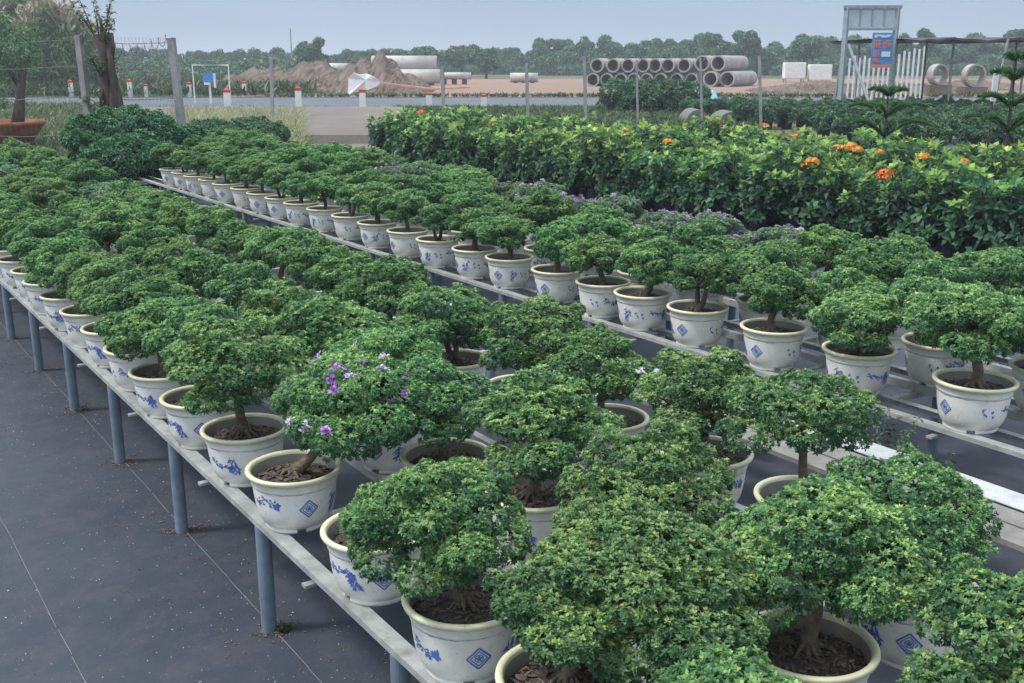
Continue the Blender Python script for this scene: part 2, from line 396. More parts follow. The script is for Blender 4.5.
# seams of the ground cloth
for (a, b, nm) in (((0, 520), (86, 682), 0), ((133, 470), (315, 682), 0)):
    p = onz(*a, 0); q = onz(*b, 0); x = (p.x+q.x)/2
    mb = MB(); g = random.Random(int(x*100)); y = -1.0; w = .0013
    while y < 16:
        y2 = y + g.uniform(.15, .5); o1 = g.uniform(-.004, .004)
        mb.add([(x-w+o1, y, .0085), (x+w+o1, y, .0085), (x+w, y2, .0085), (x-w, y2, .0085)], [(0, 1, 2, 3)]); y = y2 + g.uniform(0, .03)
    struct(mb.build('cloth_seam', M['thread']))

mb = MB(); mb.box((1.72, 7.5, .007), (.022, 17, .006)); struct(mb.build('cloth_overlap', M['dark_thread']))
# ------------------------------------------------------------------ benches
BH = .5
def rail_mb(x, y0, y1, w=.042, t=.004, side=1):
    m = MB(); m.box((x, (y0+y1)/2, BH-t/2), (w, y1-y0, t)); fl = .020 if w > .05 else w; m.box((x-side*(w/2-t/2), (y0+y1)/2, BH-t-fl/2), (t, y1-y0, fl)); return m
def bench(label, x_legs, rails, y0, y1, leg0, cross0, xa, xb):
    t = thing('plant_bench', label, 'bench', (xa, y0, 0)); o = Vector((-xa, -y0, 0))
    def shift(m): m.v = [(v[0]-xa, v[1]-y0, v[2]) for v in m.v]; return m
    for i, x in enumerate(rails):
        shift(rail_mb(x, y0, y1, w=.060 if i == 0 else .042, side=1 if i % 2 == 0 else -1)).build('rail', M['galv'], t)
    y = leg0
    while y < y1:
        if y > y0:
            m = MB(); m.box(((xa+xb)/2, y, BH-.067), (xb-xa-.03, .04, .036)); shift(m).build('crossbar', M['galv'], t)
            for x in x_legs:
                m = MB(); m.tube([(x, y, 0), (x, y, BH-.026)], .031, 20); shift(m).build('leg', M['pipe'], t, smooth=False)
        y += 1.14
    y = cross0
    while y < y1:
        if y > y0:
            m = MB(); m.box(((xa+xb)/2-.03, y, BH-.052), (xb-xa+.08, .032, .012)); shift(m).build('crossbar', M['galv'], t)
        y += 1.14
    return t
B1R = [1.365, 1.58, 1.98, 2.16, 2.60, 2.80, 3.02, 3.98]
bench('long steel plant bench with grey-blue pipe legs at the left, along the open walkway', (1.363, 2.72, 3.95), B1R, .3, 18.6, .33, .95, 1.38, 4.02)
B2R = [4.58, 4.77, 5.12, 5.31, 5.84, 6.03]
bench('long steel plant bench farther right, its front rail above the bare aisle', (4.585, 5.34, 6.0), B2R, .8, 17.9, 1.12, .62, 4.58, 6.75)

# boards and corrugated sheet lying along the rear edge of the left bench
mb = MB(); mb.box((3.65, 2.7, BH+.012), (.14, 3.0, .022)); tag(mb.build('board', M['board']), 'weathered grey board along the back of the left bench, nearer the potted bonsai', 'board')
mb = MB(); mb.box((3.80, 2.6, BH+.012), (.13, 2.6, .022)); tag(mb.build('board', M['board']), 'weathered grey board beside the white corrugated sheet on the left bench', 'board')
mb = MB(); prof = []
for i in range(15):
    prof.append((3.925+i*.0095, BH+.008+(.014 if i % 2 else 0)))
for i in range(len(prof)-1):
    a, b = prof[i], prof[i+1]
    mb.add([(a[0], .4, a[1]), (b[0], .4, b[1]), (b[0], 4.95, b[1]), (a[0], 4.95, a[1]), (a[0], .4, a[1]-.003), (b[0], .4, b[1]-.003), (b[0], 4.95, b[1]-.003), (a[0], 4.95, a[1]-.003)],
           [(0, 1, 2, 3), (7, 6, 5, 4), (0, 4, 5, 1), (3, 2, 6, 7)])
tag(mb.build('corrugated_sheet', M['white_metal']), 'long white corrugated metal strip lying on the back edge of the left bench', 'metal sheet')

# ------------------------------------------------------------------ the glazed pot
PH = .235
POTPROF = [(.100, .012), (.118, .016), (.132, .030), (.143, .050), (.150, .075), (.155, .105), (.159, .140), (.162, .172), (.1625, .178),
           (.1665, .181), (.1675, .186), (.1675, .204), (.170, .209)]
RIMPROF = [(.170, .209), (.178, .213), (.185, .219), (.188, .226), (.187, .232), (.183, .235), (.176, .2355), (.169, .233), (.166, .228), (.164, .222)]
def body_r(z):
    for (r0, z0), (r1, z1) in zip(POTPROF, POTPROF[1:]):
        if z0 <= z <= z1: return r0 + (r1-r0)*(z-z0)/max(1e-6, z1-z0)
    return .16
mb = MB(); mb.lathe(POTPROF, 56)
for k in range(3):                    # broad foot ring with three drain notches
    a0 = k*2*math.pi/3; a1 = a0 + 2*math.pi/3 - .32
    mb.lathe([(.119, .017), (.121, .008), (.119, 0), (.104, 0), (.103, .013)], 14, a0, a1)
    for a in (a0, a1):
        mb.add([(r*math.cos(a), r*math.sin(a), z) for r, z in [(.119, .017), (.121, .008), (.119, 0), (.104, 0), (.103, .013)]], [(0, 1, 2, 3, 4)])
mb.add([(.103*math.cos(a), .103*math.sin(a), .013) for a in [i*math.pi/12 for i in range(24)]], [tuple(range(24))])
POT = mb.mesh('pot', M['pot'], True)
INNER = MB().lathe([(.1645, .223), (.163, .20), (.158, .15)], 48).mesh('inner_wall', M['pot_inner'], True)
RIM = MB().lathe(RIMPROF, 56).mesh('rim', M['rim'], True)
# blue brushwork: drawn in (arc, height) and laid on the glaze
def decor(seed, split=False):
    g = random.Random(seed); mb = MB()
    def pt(a, z): r = body_r(z)+.0012; return (r*math.cos(a), r*math.sin(a), z)
    def poly(pts):                    # pts (u metres of arc, z)
        mb.add([pt(u/.155, z) for u, z in pts], [tuple(range(len(pts)))])
    def stroke(u0, z0, u1, z1, w0=.0022, w1=.0006):
        n = 3; dx, dz = u1-u0, z1-z0; l = math.hypot(dx, dz)+1e-6; nx, nz = -dz/l, dx/l
        for i in range(n):
            a, b = i/n, (i+1)/n; wa, wb = w0+(w1-w0)*a, w0+(w1-w0)*b
            poly([(u0+dx*a+nx*wa, z0+dz*a+nz*wa), (u0+dx*a-nx*wa, z0+dz*a-nz*wa), (u0+dx*b-nx*wb, z0+dz*b-nz*wb), (u0+dx*b+nx*wb, z0+dz*b+nz*wb)])
    def leaf(u, z, ang, l, w):
        c, s = math.cos(ang), math.sin(ang)
        P = [(0, 0), (.3, .5), (.65, .45), (1, 0), (.6, -.4), (.25, -.45)]
        poly([(u + x*l*c - y*w*s, z + x*l*s + y*w*c) for x, y in P])
    def diamond(u, z=.112, s=.036):
        for k, w in ((1, .0027), (.70, .0016)):
            for a, b in (((-1, 0), (0, 1)), ((0, 1), (1, 0)), ((1, 0), (0, -1)), ((0, -1), (-1, 0))):
                stroke(u+a[0]*s*k, z+a[1]*s*k, u+b[0]*s*k, z+b[1]*s*k, w, w)
        for i in range(10):
            a = i*.628; stroke(u+.0125*math.cos(a), z+.0125*math.sin(a), u+.0125*math.cos(a+.628), z+.0125*math.sin(a+.628), .0014, .0014)
        for i in range(5): leaf(u, z, i*1.257+.3, .011, .007)
    def bamboo(u, z, flip):
        for j in range(3):
            uu = u + j*.011*flip; x0, z0 = uu, .068; x1, z1 = uu+flip*g.uniform(.0, .02), g.uniform(.125, .158)
            stroke(x0, z0, x1, z1, .0011, .0008)
            for i in range(8):
                f = g.uniform(.15, 1); leaf(x0+(x1-x0)*f, z0+(z1-z0)*f, -math.pi/2 + g.uniform(-1.2, 1.2), g.uniform(.018, .034), .0058)
    def blossom(u, z, flip):
        x, y = u, z; 
        for i in range(8):
            nx, ny = x+flip*g.uniform(.010, .016), y+g.uniform(-.011, .008); stroke(x, y, nx, ny, .0026-.0002*i, .0018)
            for q in range(2):
                bx, by = nx+g.uniform(-.012, .012), ny+g.uniform(-.014, .016); stroke(nx, ny, bx, by, .0009, .0006)
                for p in range(4): leaf(bx, by, g.uniform(0, 6.28), .008, .006)
            x, y = nx, ny
        for p in range(9): leaf(x, y-.004, g.uniform(0, 6.28), .020, .013)
    def glyph(u, z, s=.013):
        for i in range(7):
            if g.random() < .5: a = g.uniform(-.15, .15)
            else: a = math.pi/2 + g.uniform(-.5, .5)
            cx, cz = u+g.uniform(-.5, .5)*s, z+g.uniform(-.6, .6)*s; l = s*g.uniform(.4, .9)
            stroke(cx-math.cos(a)*l/2, cz-math.sin(a)*l/2, cx+math.cos(a)*l/2, cz+math.sin(a)*l/2, .0025, .0014)
    C = .155*2*math.pi; pieces = []
    def cut(nm):
        if split:
            pieces.append(mb.mesh(nm, M['blue_glaze'])); mb.v.clear(); mb.f.clear()
    for b in (0, .5):
        diamond(C*b); cut('diamond_emblem')
        bamboo(C*(b+.10), .11, 1) if b == 0 else bamboo(C*(b-.09), .11, -1)
        cut('bamboo_painting')
        glyph(C*(b+.185), .128); glyph(C*(b+.195), .104)
        glyph(C*(b+.225), .118); glyph(C*(b+.232), .094, .010); cut('brush_writing')
        blossom(C*(b+.27), .125, 1); cut('blossom_painting')
    if split: return pieces
    return mb.mesh('painted_motif', M['blue_glaze'])
DECOR = [decor(3), decor(11), decor(23)]
DECOR_SPLIT = [decor(3, True), decor(11, True), decor(23, True)]
# soil with bark chips
def soil_mesh(seed, chips):
    g = random.Random(seed); mb = MB(); n = 26; rings = 7
    vs = [(0, 0, .205)]; fs = []
    for i in range(1, rings+1):
        for k in range(n):
            r = .164*i/rings; a = 2*math.pi*k/n
            vs.append((r*math.cos(a), r*math.sin(a), .205 - .028*(i/rings)**1.5 + g.uniform(-.005, .005)))
    for k in range(n): fs.append((0, 1+k, 1+(k+1) % n))
    for i in range(rings-1):
        for k in range(n):
            a = 1+i*n; fs.append((a+k, a+n+k, a+n+(k+1) % n, a+(k+1) % n))
    mb.add(vs, fs); return mb.mesh('soil', M['soil'], True)
def chip_mesh(seed, cnt, big=1.0):
    g = random.Random(seed); mb = MB()
    for i in range(cnt):
        r = .15*math.sqrt(g.random()); a = g.uniform(0, 6.28)
        rot = Matrix.Rotation(g.uniform(0, 6.28), 3, 'Z') @ Matrix.Rotation(g.uniform(-.7, .7), 3, 'X') @ Matrix.Rotation(g.uniform(-.4, .4), 3, 'Y')
        mb.box((r*math.cos(a), r*math.sin(a), .209 - .028*(r/.164)**1.5 + g.uniform(0, .006)), (g.uniform(.008, .03)*big, g.uniform(.004, .010)*big, g.uniform(.002, .005)), rot)
    return mb.mesh('bark_mulch', M['chips'])
SOIL = [soil_mesh(1, 0), soil_mesh(2, 0)]
CHIPS = [chip_mesh(4, 190), chip_mesh(5, 110), chip_mesh(6, 260, 1.1)]

# ------------------------------------------------------------------ bonsai variants
def make_variant(seed, hw, zb, zt, lean=(0, 0), style='curve', n=3000, mat='bonsai', nl=9, ln=.0136):
    """crown half width, underside and top above soil; returns trunk mesh, crown mesh, lobes"""
    g = random.Random(seed); gn = np.random.default_rng(seed)
    lobes = []; th = zt-zb; cx, cy = lean
    cnt = int(11 + hw*34)
    for i in range(cnt):
        r = hw*.84*math.sqrt((i+.35)/cnt)*g.uniform(.80, 1.14); a = i*2.399 + g.uniform(-.3, .3)
        lr = hw*g.uniform(.20, .36); lz = lr*g.uniform(.42, .72)
        dome = 1 - .78*(r/hw)**2
        z = zb + (th-lz)*dome*g.uniform(.78, 1.05)
        z = max(z, zb + lz*.5)
        lobes.append((cx + r*math.cos(a)*1.0, cy + r*math.sin(a)*g.uniform(.85, 1.0), z, lr, lz))
    for i in range(int(cnt*.55)):     # lower skirt
        a = g.uniform(0, 6.28); r = hw*g.uniform(.35, .72); lr = hw*g.uniform(.2, .3)
        lobes.append((cx + r*math.cos(a), cy + r*math.sin(a), zb + lr*.45 + g.uniform(0, th*.22), lr, lr*.6))
    for i in range(int(cnt*2.2)):     # small shoots breaking the outline
        b = lobes[g.randrange(cnt)]; d = Vector((g.gauss(0, 1), g.gauss(0, 1), abs(g.gauss(0, 1)))).normalized()
        lr = hw*g.uniform(.07, .13)
        lobes.append((b[0]+d.x*b[3]*1.02, b[1]+d.y*b[3]*1.02, b[2]+d.z*b[4]*1.06, lr, lr*.9))
    P, nr = lobes_points(lobes, int(n*1.42), gn)
    ax = nr*.75 + np.array([0, 0, .55]) + gn.normal(0, .28, nr.shape)
    # patchy new growth, plus overhead light painted into the tint of upward-facing leaves
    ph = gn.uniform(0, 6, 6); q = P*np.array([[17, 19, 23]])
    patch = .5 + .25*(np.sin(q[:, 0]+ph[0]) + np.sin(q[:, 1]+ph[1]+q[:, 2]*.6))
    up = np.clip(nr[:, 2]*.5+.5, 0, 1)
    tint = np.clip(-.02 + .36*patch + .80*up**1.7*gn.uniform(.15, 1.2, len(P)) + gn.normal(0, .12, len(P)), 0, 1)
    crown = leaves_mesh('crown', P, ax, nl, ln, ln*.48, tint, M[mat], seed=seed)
    # trunk
    mb = MB(); top = Vector((cx, cy, zb + th*.45)); base = Vector((0, 0, 0))
    pts = []; k = 7
    for i in range(k+1):
        f = i/k; p = base.lerp(top, f)
        if style == 'curve':
            s = math.sin(f*math.pi*1.6)*.022; a = seed*1.7
            p += Vector((math.cos(a)*s, math.sin(a)*s, 0))
        p += Vector((g.uniform(-.004, .004), g.uniform(-.004, .004), 0)); pts.append(p)
    tr = g.uniform(.020, .027)
    if style == 'twin':
        for sg in (-1, 1):
            a = seed*1.3
            off = Vector((math.cos(a), math.sin(a), 0))*sg
            pp = [p*1.0 + off*(.008 + .055*math.sin(min(1, i/k*1.3)*math.pi/2)) for i, p in enumerate(pts)]
            mb.tube(pp, [tr*.85*(1-.5*i/k) for i in range(k+1)], 9)
    else:
        mb.tube(pts, [tr*(1.25 if i == 0 else 1-.5*i/k)*g.uniform(.9, 1.1) for i in range(k+1)], 10)
    for i in range(9):                # surface roots
        a = i*.7 + g.uniform(-.25, .25); l = g.uniform(.035, .085)
        mb.tube([(0, 0, g.uniform(.02, .05)), (math.cos(a)*l*.45, math.sin(a)*l*.45, .014), (math.cos(a+.2)*l, math.sin(a+.2)*l, -.012)], [g.uniform(.009, .013), .007, .003], 6)
    for i in range(0, cnt, 2):        # limbs reaching the leaf clumps
        L = lobes[i]; s = pts[-1-(i % 4)]; e = Vector((L[0], L[1], L[2]-L[4]*.2)); m = s.lerp(e, .5) + Vector((g.uniform(-.02, .02), g.uniform(-.02, .02), -.012))
        mb.tube([s, m, e], [tr*.45, tr*.3, tr*.12], 6)
    trunk = mb.mesh('trunk', M['bark'], True)
    return trunk, crown, lobes
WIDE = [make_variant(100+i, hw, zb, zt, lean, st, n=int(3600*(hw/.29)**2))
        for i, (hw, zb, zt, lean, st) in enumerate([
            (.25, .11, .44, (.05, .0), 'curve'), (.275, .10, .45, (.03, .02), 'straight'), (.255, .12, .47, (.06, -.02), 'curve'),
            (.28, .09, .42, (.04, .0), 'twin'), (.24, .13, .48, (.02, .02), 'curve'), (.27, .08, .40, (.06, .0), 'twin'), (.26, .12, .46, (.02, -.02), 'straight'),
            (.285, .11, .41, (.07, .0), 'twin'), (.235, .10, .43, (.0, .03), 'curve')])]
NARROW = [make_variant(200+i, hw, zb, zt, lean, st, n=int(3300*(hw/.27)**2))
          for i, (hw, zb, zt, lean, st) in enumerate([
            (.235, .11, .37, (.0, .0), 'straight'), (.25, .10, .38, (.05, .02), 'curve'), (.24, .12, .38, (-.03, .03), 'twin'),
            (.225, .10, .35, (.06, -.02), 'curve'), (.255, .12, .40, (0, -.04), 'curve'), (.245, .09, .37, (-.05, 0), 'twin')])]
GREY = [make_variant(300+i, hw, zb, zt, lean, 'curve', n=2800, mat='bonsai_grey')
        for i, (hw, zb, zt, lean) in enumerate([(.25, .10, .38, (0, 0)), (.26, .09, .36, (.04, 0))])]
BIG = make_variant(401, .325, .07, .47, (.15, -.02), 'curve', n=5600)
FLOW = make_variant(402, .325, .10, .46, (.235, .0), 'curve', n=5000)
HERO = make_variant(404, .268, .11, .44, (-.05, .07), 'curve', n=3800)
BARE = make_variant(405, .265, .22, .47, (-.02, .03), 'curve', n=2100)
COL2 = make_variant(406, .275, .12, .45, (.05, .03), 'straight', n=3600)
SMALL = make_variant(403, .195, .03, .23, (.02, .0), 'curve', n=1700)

# blossom mesh
def blossom_mesh(name, mat, r=.02, k=7, layers=2, seed=0):
    g = np.random.default_rng(seed)
    C = g.normal(0, r*.35, (3, 3)); return leaves_mesh(name, C, np.tile([0, 0, 1.], (3, 1)) + g.normal(0, .4, (3, 3)), k, r, r*.6, .5, mat, (30, 95), seed=seed)
PUR = [blossom_mesh('blossom', M['purple'], .021, seed=1), blossom_mesh('blossom', M['lilac'], .019, seed=2)]

ORD = ('first second third fourth fifth sixth seventh eighth ninth tenth eleventh twelfth thirteenth fourteenth fifteenth sixteenth seventeenth '
       'eighteenth nineteenth twentieth twenty-first twenty-second twenty-third twenty-fourth twenty-fifth twenty-sixth twenty-seventh twenty-eighth '
       'twenty-ninth thirtieth thirty-first thirty-second thirty-third thirty-fourth thirty-fifth thirty-sixth thirty-seventh thirty-eighth').split()
def bonsai(x, y, var, label, group, rz=0, crz=0, cs=1.0, flowers=0, seed=0, psc=1.0, wide=1.0):
    g = random.Random(seed)
    t = thing('potted_bonsai', label, 'bonsai', (x, y, BH+.001), 0, group)
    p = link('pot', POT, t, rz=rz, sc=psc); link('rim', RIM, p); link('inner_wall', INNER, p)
    if math.hypot(x, y) < 10:
        for me in DECOR_SPLIT[seed % 3]: link(me.name.split('.')[0], me, p)
    else: link('painted_motif', DECOR[seed % 3], p)
    s = link('soil', SOIL[seed % 2], t, rz=rz*2, sc=psc); link('bark_mulch', CHIPS[seed % 3], s)
    trunk, crown, lobes = var
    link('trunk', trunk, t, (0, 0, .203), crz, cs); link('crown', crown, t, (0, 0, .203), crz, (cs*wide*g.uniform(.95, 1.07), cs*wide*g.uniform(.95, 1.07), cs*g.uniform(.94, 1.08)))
    for i in range(flowers):
        for _ in range(60):
            L = lobes[g.randrange(len(lobes))]; a = g.uniform(0, 6.28); e = g.uniform(.25, 1.4)
            d = Vector((math.cos(a)*math.cos(e), math.sin(a)*math.cos(e), math.sin(e)))
            q = Vector((L[0]+d.x*(L[3]+.018), L[1]+d.y*(L[3]+.018), L[2]+d.z*(L[4]+.022)))
            inside = any(((q.x-m[0])/m[3])**2 + ((q.y-m[1])/m[3])**2 + ((q.z-m[2])/m[4])**2 < .80 for m in lobes if m is not L)
            if not inside: break
        q = Matrix.Rotation(crz, 3, 'Z') @ (q*cs)
        b = link('blossom', PUR[0 if g.random() < .4 else 1], t, q + Vector((0, 0, .203)), g.uniform(0, 6.28), g.uniform(.7, 1.15))
        b.rotation_euler = (g.uniform(-.9, .9), g.uniform(-.9, .9), g.uniform(0, 6.28))
    return t
def inview(x, y, z, m=60):
    v = np.array([x, y, z-H]); d = v@F3
    if d < .3: return False
    px = CX+FPX*(v@rt)/d; py = CY-FPX*(v@U3)/d
    return -m < px < 1024+m and -m < py < 683+m
def pxof(x, y, z):
    v = np.array([x, y, z-H]); return CX+FPX*(v@rt)/(v@F3)
GR = {'b1': 'bonsai pots on the left bench', 'b2': 'bonsai pots on the right bench'}
def label_for(n, row, bench, kind='round-topped'):
    return '%s bonsai in blue-painted white pot, %s from the near end, %s row, %s bench' % (kind, ORD[n], row, bench)
# left bench, front row: measured pots first, then on at the same spacing
row1 = [.80, 1.34, 1.90, 2.40, 2.97, 3.65, 4.20, 4.75, 5.29, 5.83, 6.38]
while row1[-1] < 18.0: row1.append(row1[-1] + random.uniform(.53, .60))
n = 0
for i, y in enumerate(row1):
    x = 1.475 + random.uniform(-.012, .012)
    if not inview(x, y, 1.0, 50): continue
    var, cs, crz, fl, kind = WIDE[(i*3+1) % 9], random.uniform(.90, 1.06), random.uniform(-.8, 1.6), 0, 'round-topped'
    if i == 1: var, cs, crz, kind = SMALL, 1.25, .5, 'low small-crowned'
    if i == 2: var, cs, crz, kind = BIG, 1.0, -.25, 'large wide-crowned'
    if i == 3: var, cs, crz, kind = HERO, 1.0, 0, 'low domed'
    if i == 4: var, cs, crz, kind = SMALL, .6, 2.0, 'small bare-sided'
    if i == 5: var, cs, crz, fl, kind = FLOW, 1.0, -0.62, 60, 'leaning purple-flowered'
    if i == 6: var, cs, crz, kind = WIDE[4], 1.12, 3.0, 'tall bushy'
    bonsai(x, y, var, label_for(n, 'front', 'left', kind), GR['b1'], math.atan2(-y, -x) + random.choice((0, math.pi)) + random.uniform(-.15, .65), crz, cs, fl, i, 1.0 if i < 7 else random.uniform(.97, 1.02), 1.0 if i < 6 else 1.08); n += 1
for row, X, y0, skip in (('middle', 2.07, 1.1, ()), ('back', 2.69, 1.1, ())):
    y = y0; n = 0; i = 0
    fixed = [(2.10, 1.10), (2.11, 1.65), (2.11, 2.28), (2.11, 2.93), (2.03, 3.43), (2.06, 3.98)] if row == 'middle' else [(2.62, 1.12), (2.64, 1.69), (2.90, 2.33), (2.92, 2.86), (2.86, 3.42), (2.82, 4.02), (2.8, 4.62)]
    while y < (17.8 if row == 'middle' else 17.2):
        x = X + random.uniform(-.03, .03)
        if i < len(fixed): x, y = fixed[i]
        elif row == 'back': x += .06
        if inview(x, y, 1.0, 50):
            v_, k_, c_, cz = WIDE[(i*5+(2 if row == 'back' else 0)) % 9], 'round-topped', random.uniform(.92, 1.10), random.uniform(0, 6.28)
            if row == 'back' and i == 2: v_, k_, c_, cz = BARE, 'open slim-trunked', 1.0, 0
            if row == 'middle' and i == 1: v_, c_, cz = COL2, 1.0, -.3
            if i > 10 and random.random() < .06: v_, k_ = GREY[i % 2], 'duller grey-green'
            bonsai(x, y, v_, label_for(n, row, 'left', k_), GR['b1'], random.uniform(0, 6.28), cz, c_, 0, i+5, 1.0, 1.0 if i < 2 else 1.06); n += 1
        y += random.uniform(.56, .66); i += 1
# right bench
row1 = [2.80, 3.50, 4.11, 4.74, 5.27, 5.71, 6.26, 6.90, 7.40, 8.0, 8.58]
row1.insert(0, 2.15)
while row1[-1] < 15.6: row1.append(row1[-1] + random.uniform(.55, .63))
n = 0
for i, y in enumerate(row1):
    x = 4.70 + random.uniform(-.012, .012)
    if not inview(x, y, 1.0, 50): continue
    k = {1: (NARROW[4], 1.24, 3.4), 2: (NARROW[5], 1.0, .4), 3: (NARROW[1], 1.0, 0.2), 4: (NARROW[2], 1.0, 2.5), 5: (NARROW[3], 1.05, -.3), 6: (NARROW[1], .93, 2.2), 7: (NARROW[0], 1.0, 1.0)}.get(i)
    var, cs, crz = k or (NARROW[(i*2) % 6], random.uniform(.88, 1.04), random.uniform(0, 6.28))
    bonsai(x, y, var, label_for(n, 'front', 'right'), GR['b2'], math.atan2(-y, -x) - random.uniform(.5, 1.7) + random.choice((0, math.pi)), crz, cs*1.04, 0, i, 1.06); n += 1
y = 2.12; n = 0; i = 0
while y < 16.6:
    if i in (1, 2, 3): y = (2.72, 3.36, 4.0)[i-1]
    x = 5.22 + random.uniform(-.02, .02)
    if inview(x, y, 1.0, 40):
        bonsai(x, y, (WIDE[(i*3) % 9] if i % 3 else NARROW[i % 6]), label_for(n, 'middle', 'right'), GR['b2'], random.uniform(0, 6.28), random.uniform(0, 6.28), random.uniform(1.0, 1.14), 0, i+3, 1.05, 1.08); n += 1
    y += random.uniform(.56, .66); i += 1
y = 2.45; n = 0; i = 0
while y < 17.4:
    x = 5.96 + random.uniform(-.02, .02)
    if inview(x, y, 1.0, 40):
        fl = 0; kind = 'round-topped'; var = WIDE[(i*2+1) % 9]
        if 5.2 < y < 8.8: fl, kind, var = random.randint(26, 42), 'lilac-flowered', GREY[i % 2]
        elif 10.2 < y < 11.6 or y < 3.3: fl, kind, var = 16, 'sparsely lilac-flowered', GREY[i % 2]
        bonsai(x, y, var, label_for(n, 'back', 'right', kind), GR['b2'], random.uniform(0, 6.28), random.uniform(0, 6.28), random.uniform(1.02, 1.16), fl, i+9, 1.05, 1.1); n += 1
    y += random.uniform(.54, .62); i += 1
y = 10.5; n = 0; i = 0
while y < 18.0:
    x = 6.58 + random.uniform(-.02, .02)
    bonsai(x, y, WIDE[(i*2+3) % 9], 'bonsai %s from the near end of the short rearmost row, right bench' % ORD[n], GR['b2'], random.uniform(0, 6.28), random.uniform(0, 6.28), random.uniform(.85, 1.0), 0, i); n += 1
    y += random.uniform(.54, .62); i += 1

# ------------------------------------------------------------------ thin weeds in the aisle between the benches
def weed(loc, h, spread, n, label, seed, name='weed_plant', mat='weed', tint=.3, ln=.03):
    g = np.random.default_rng(seed); t = thing(name, label, 'plant', loc)
    mb = MB(); C = []; A = []
    for i in range(n):
        a = g.uniform(0, 6.28); l = g.uniform(.4, 1)*spread; tip = Vector((math.cos(a)*l, math.sin(a)*l, h*g.uniform(.55, 1)))
        mid = tip*.5 + Vector((0, 0, h*.15)); mb.tube([(0, 0, 0), mid, tip], [.003, .002, .001], 5)
        for f in np.linspace(.35, 1, 8):
            p = (Vector((0, 0, 0)).lerp(mid, f*2) if f < .5 else mid.lerp(tip, f*2-1)); C.append(p); A.append((math.cos(a)*.4, math.sin(a)*.4, 1))
    mb.build('stem', M['bark'], t)
    link('foliage', leaves_mesh('foliage', C, A, 4, ln, ln*.55, tint, M[mat], (40, 100), seed=seed), t)
    return t
weed((4.30, 3.05, 0), .62, .26, 16, 'wiry grey-green weed in the aisle, hugging the right bench front rail', 1, mat='bonsai_grey', tint=.12)
weed((4.28, 2.62, 0), .50, .20, 9, 'thin round-leaved weed in the aisle nearest the right edge', 2, mat='bonsai_grey', tint=.1)
weed((4.38, 4.05, 0), .50, .22, 8, 'small grey weed in the aisle before the fourth front pot', 3, mat='bonsai_grey', tint=.1)
# tufts and litter at the feet of the bench legs
lg = [.33+1.14*k for k in range(1, 12)]
for k, y in enumerate(lg):
    if not inview(1.37, y, 0, 10): continue
    g = np.random.default_rng(900+k)
    m = 26; C = np.c_[1.37+g.normal(0, .055, m), y+g.normal(0, .055, m), np.full(m, .007)]
    me = leaves_mesh('leaf_litter', C, np.tile([0, 0, 1.], (m, 1)), 4, .022, .007, .5, M['dry'], (70, 95), seed=k)
    struct(link('leaf_litter', me), 'stuff')
    if k in (1, 2, 5):
        t = thing('weed_tuft', 'low green weed tuft at the foot of the %s visible bench leg from the front' % ORD[k], 'weed', (1.41, y-.03, 0), 0, 'weeds at the bench legs')
        m = 14; C = np.c_[g.normal(0, .03, m), g.normal(0, .02, m), g.uniform(.0, .02, m)]
        link('foliage', leaves_mesh('foliage', C, np.tile([0, 0, 1.], (m, 1))+g.normal(0, .4, (m, 3)), 5, .03, .009, .35, M['weed'], (20, 80), seed=k), t)
g = np.random.default_rng(77); m = 1000
C = np.c_[np.r_[g.uniform(-.8, 4.2, 400), g.normal(1.7, .35, 600)], g.uniform(1.2, 11, m), np.full(m, .007)]
struct(link('leaf_litter', leaves_mesh('leaf_litter', C, np.tile([0, 0, 1.], (m, 1)), 2, .015, .008, .5, M['dry'], (80, 92), seed=5)), 'stuff')
C = np.c_[np.r_[g.uniform(-.8, 1.6, 700), g.normal(1.45, .3, 500)], g.uniform(1.2, 9, 1200), np.full(1200, .007)]
struct(link('petal_litter', leaves_mesh('petal_litter', C, np.tile([0, 0, 1.], (1200, 1)), 1, .008, .006, .5, M['panel'], (80, 92), seed=6)), 'stuff')

# ------------------------------------------------------------------ ixora block
def ixora_variant(seed):
    g = np.random.default_rng(seed); mb = MB(); C = []; A = []; T = []
    for i in range(19):
        a = i*2.399; l = g.uniform(.08, .40)*(1 if i else 0); h = g.uniform(.58, 1.02)
        tip = Vector((math.cos(a)*l, math.sin(a)*l, h)); mid = Vector((math.cos(a)*l*.65, math.sin(a)*l*.65, h*.5))
        mb.tube([(math.cos(a)*.03, math.sin(a)*.03, .18), mid, tip], [.010, .008, .004], 6)
        for f in np.linspace(.12, 1.0, 8):
            b = Vector((0, 0, .22)); p = b.lerp(mid, f*2) if f < .5 else mid.lerp(tip, f*2-1)
            for q in range(2 if f < .95 else 1):
                d = Vector((math.cos(a+q*2)*.5+g.normal(0, .3), math.sin(a+q*2)*.5+g.normal(0, .3), .55 if f < .9 else 1.2))
                off = d.normalized()*g.uniform(.0, .09)*(q+.4)
                C.append(p+off); A.append(d); T.append(np.clip(g.normal(.12, .08) if f < .75 else g.normal(.36, .18) if f < .95 else g.normal(.86, .25), 0, 1))
    for i in range(46):
        a = g.uniform(0, 6.28); r = g.uniform(.14, .40); C.append(Vector((r*math.cos(a), r*math.sin(a), g.uniform(.2, .6)))); A.append(Vector((math.cos(a)*.9, math.sin(a)*.9, .35))); T.append(g.uniform(0, .3))
    return mb.mesh('stem', M['bark'], True), leaves_mesh('foliage', C, A, 8, .106, .052, T, M['ixora'], (22, 85), seed=seed)
IXV = [ixora_variant(500+i) for i in range(6)]
mb = MB(); mb.lathe([(.13, 0), (.145, .05), (.15, .14), (.155, .23), (.16, .245), (.15, .24), (.145, .20), (0.0, .195)], 18)
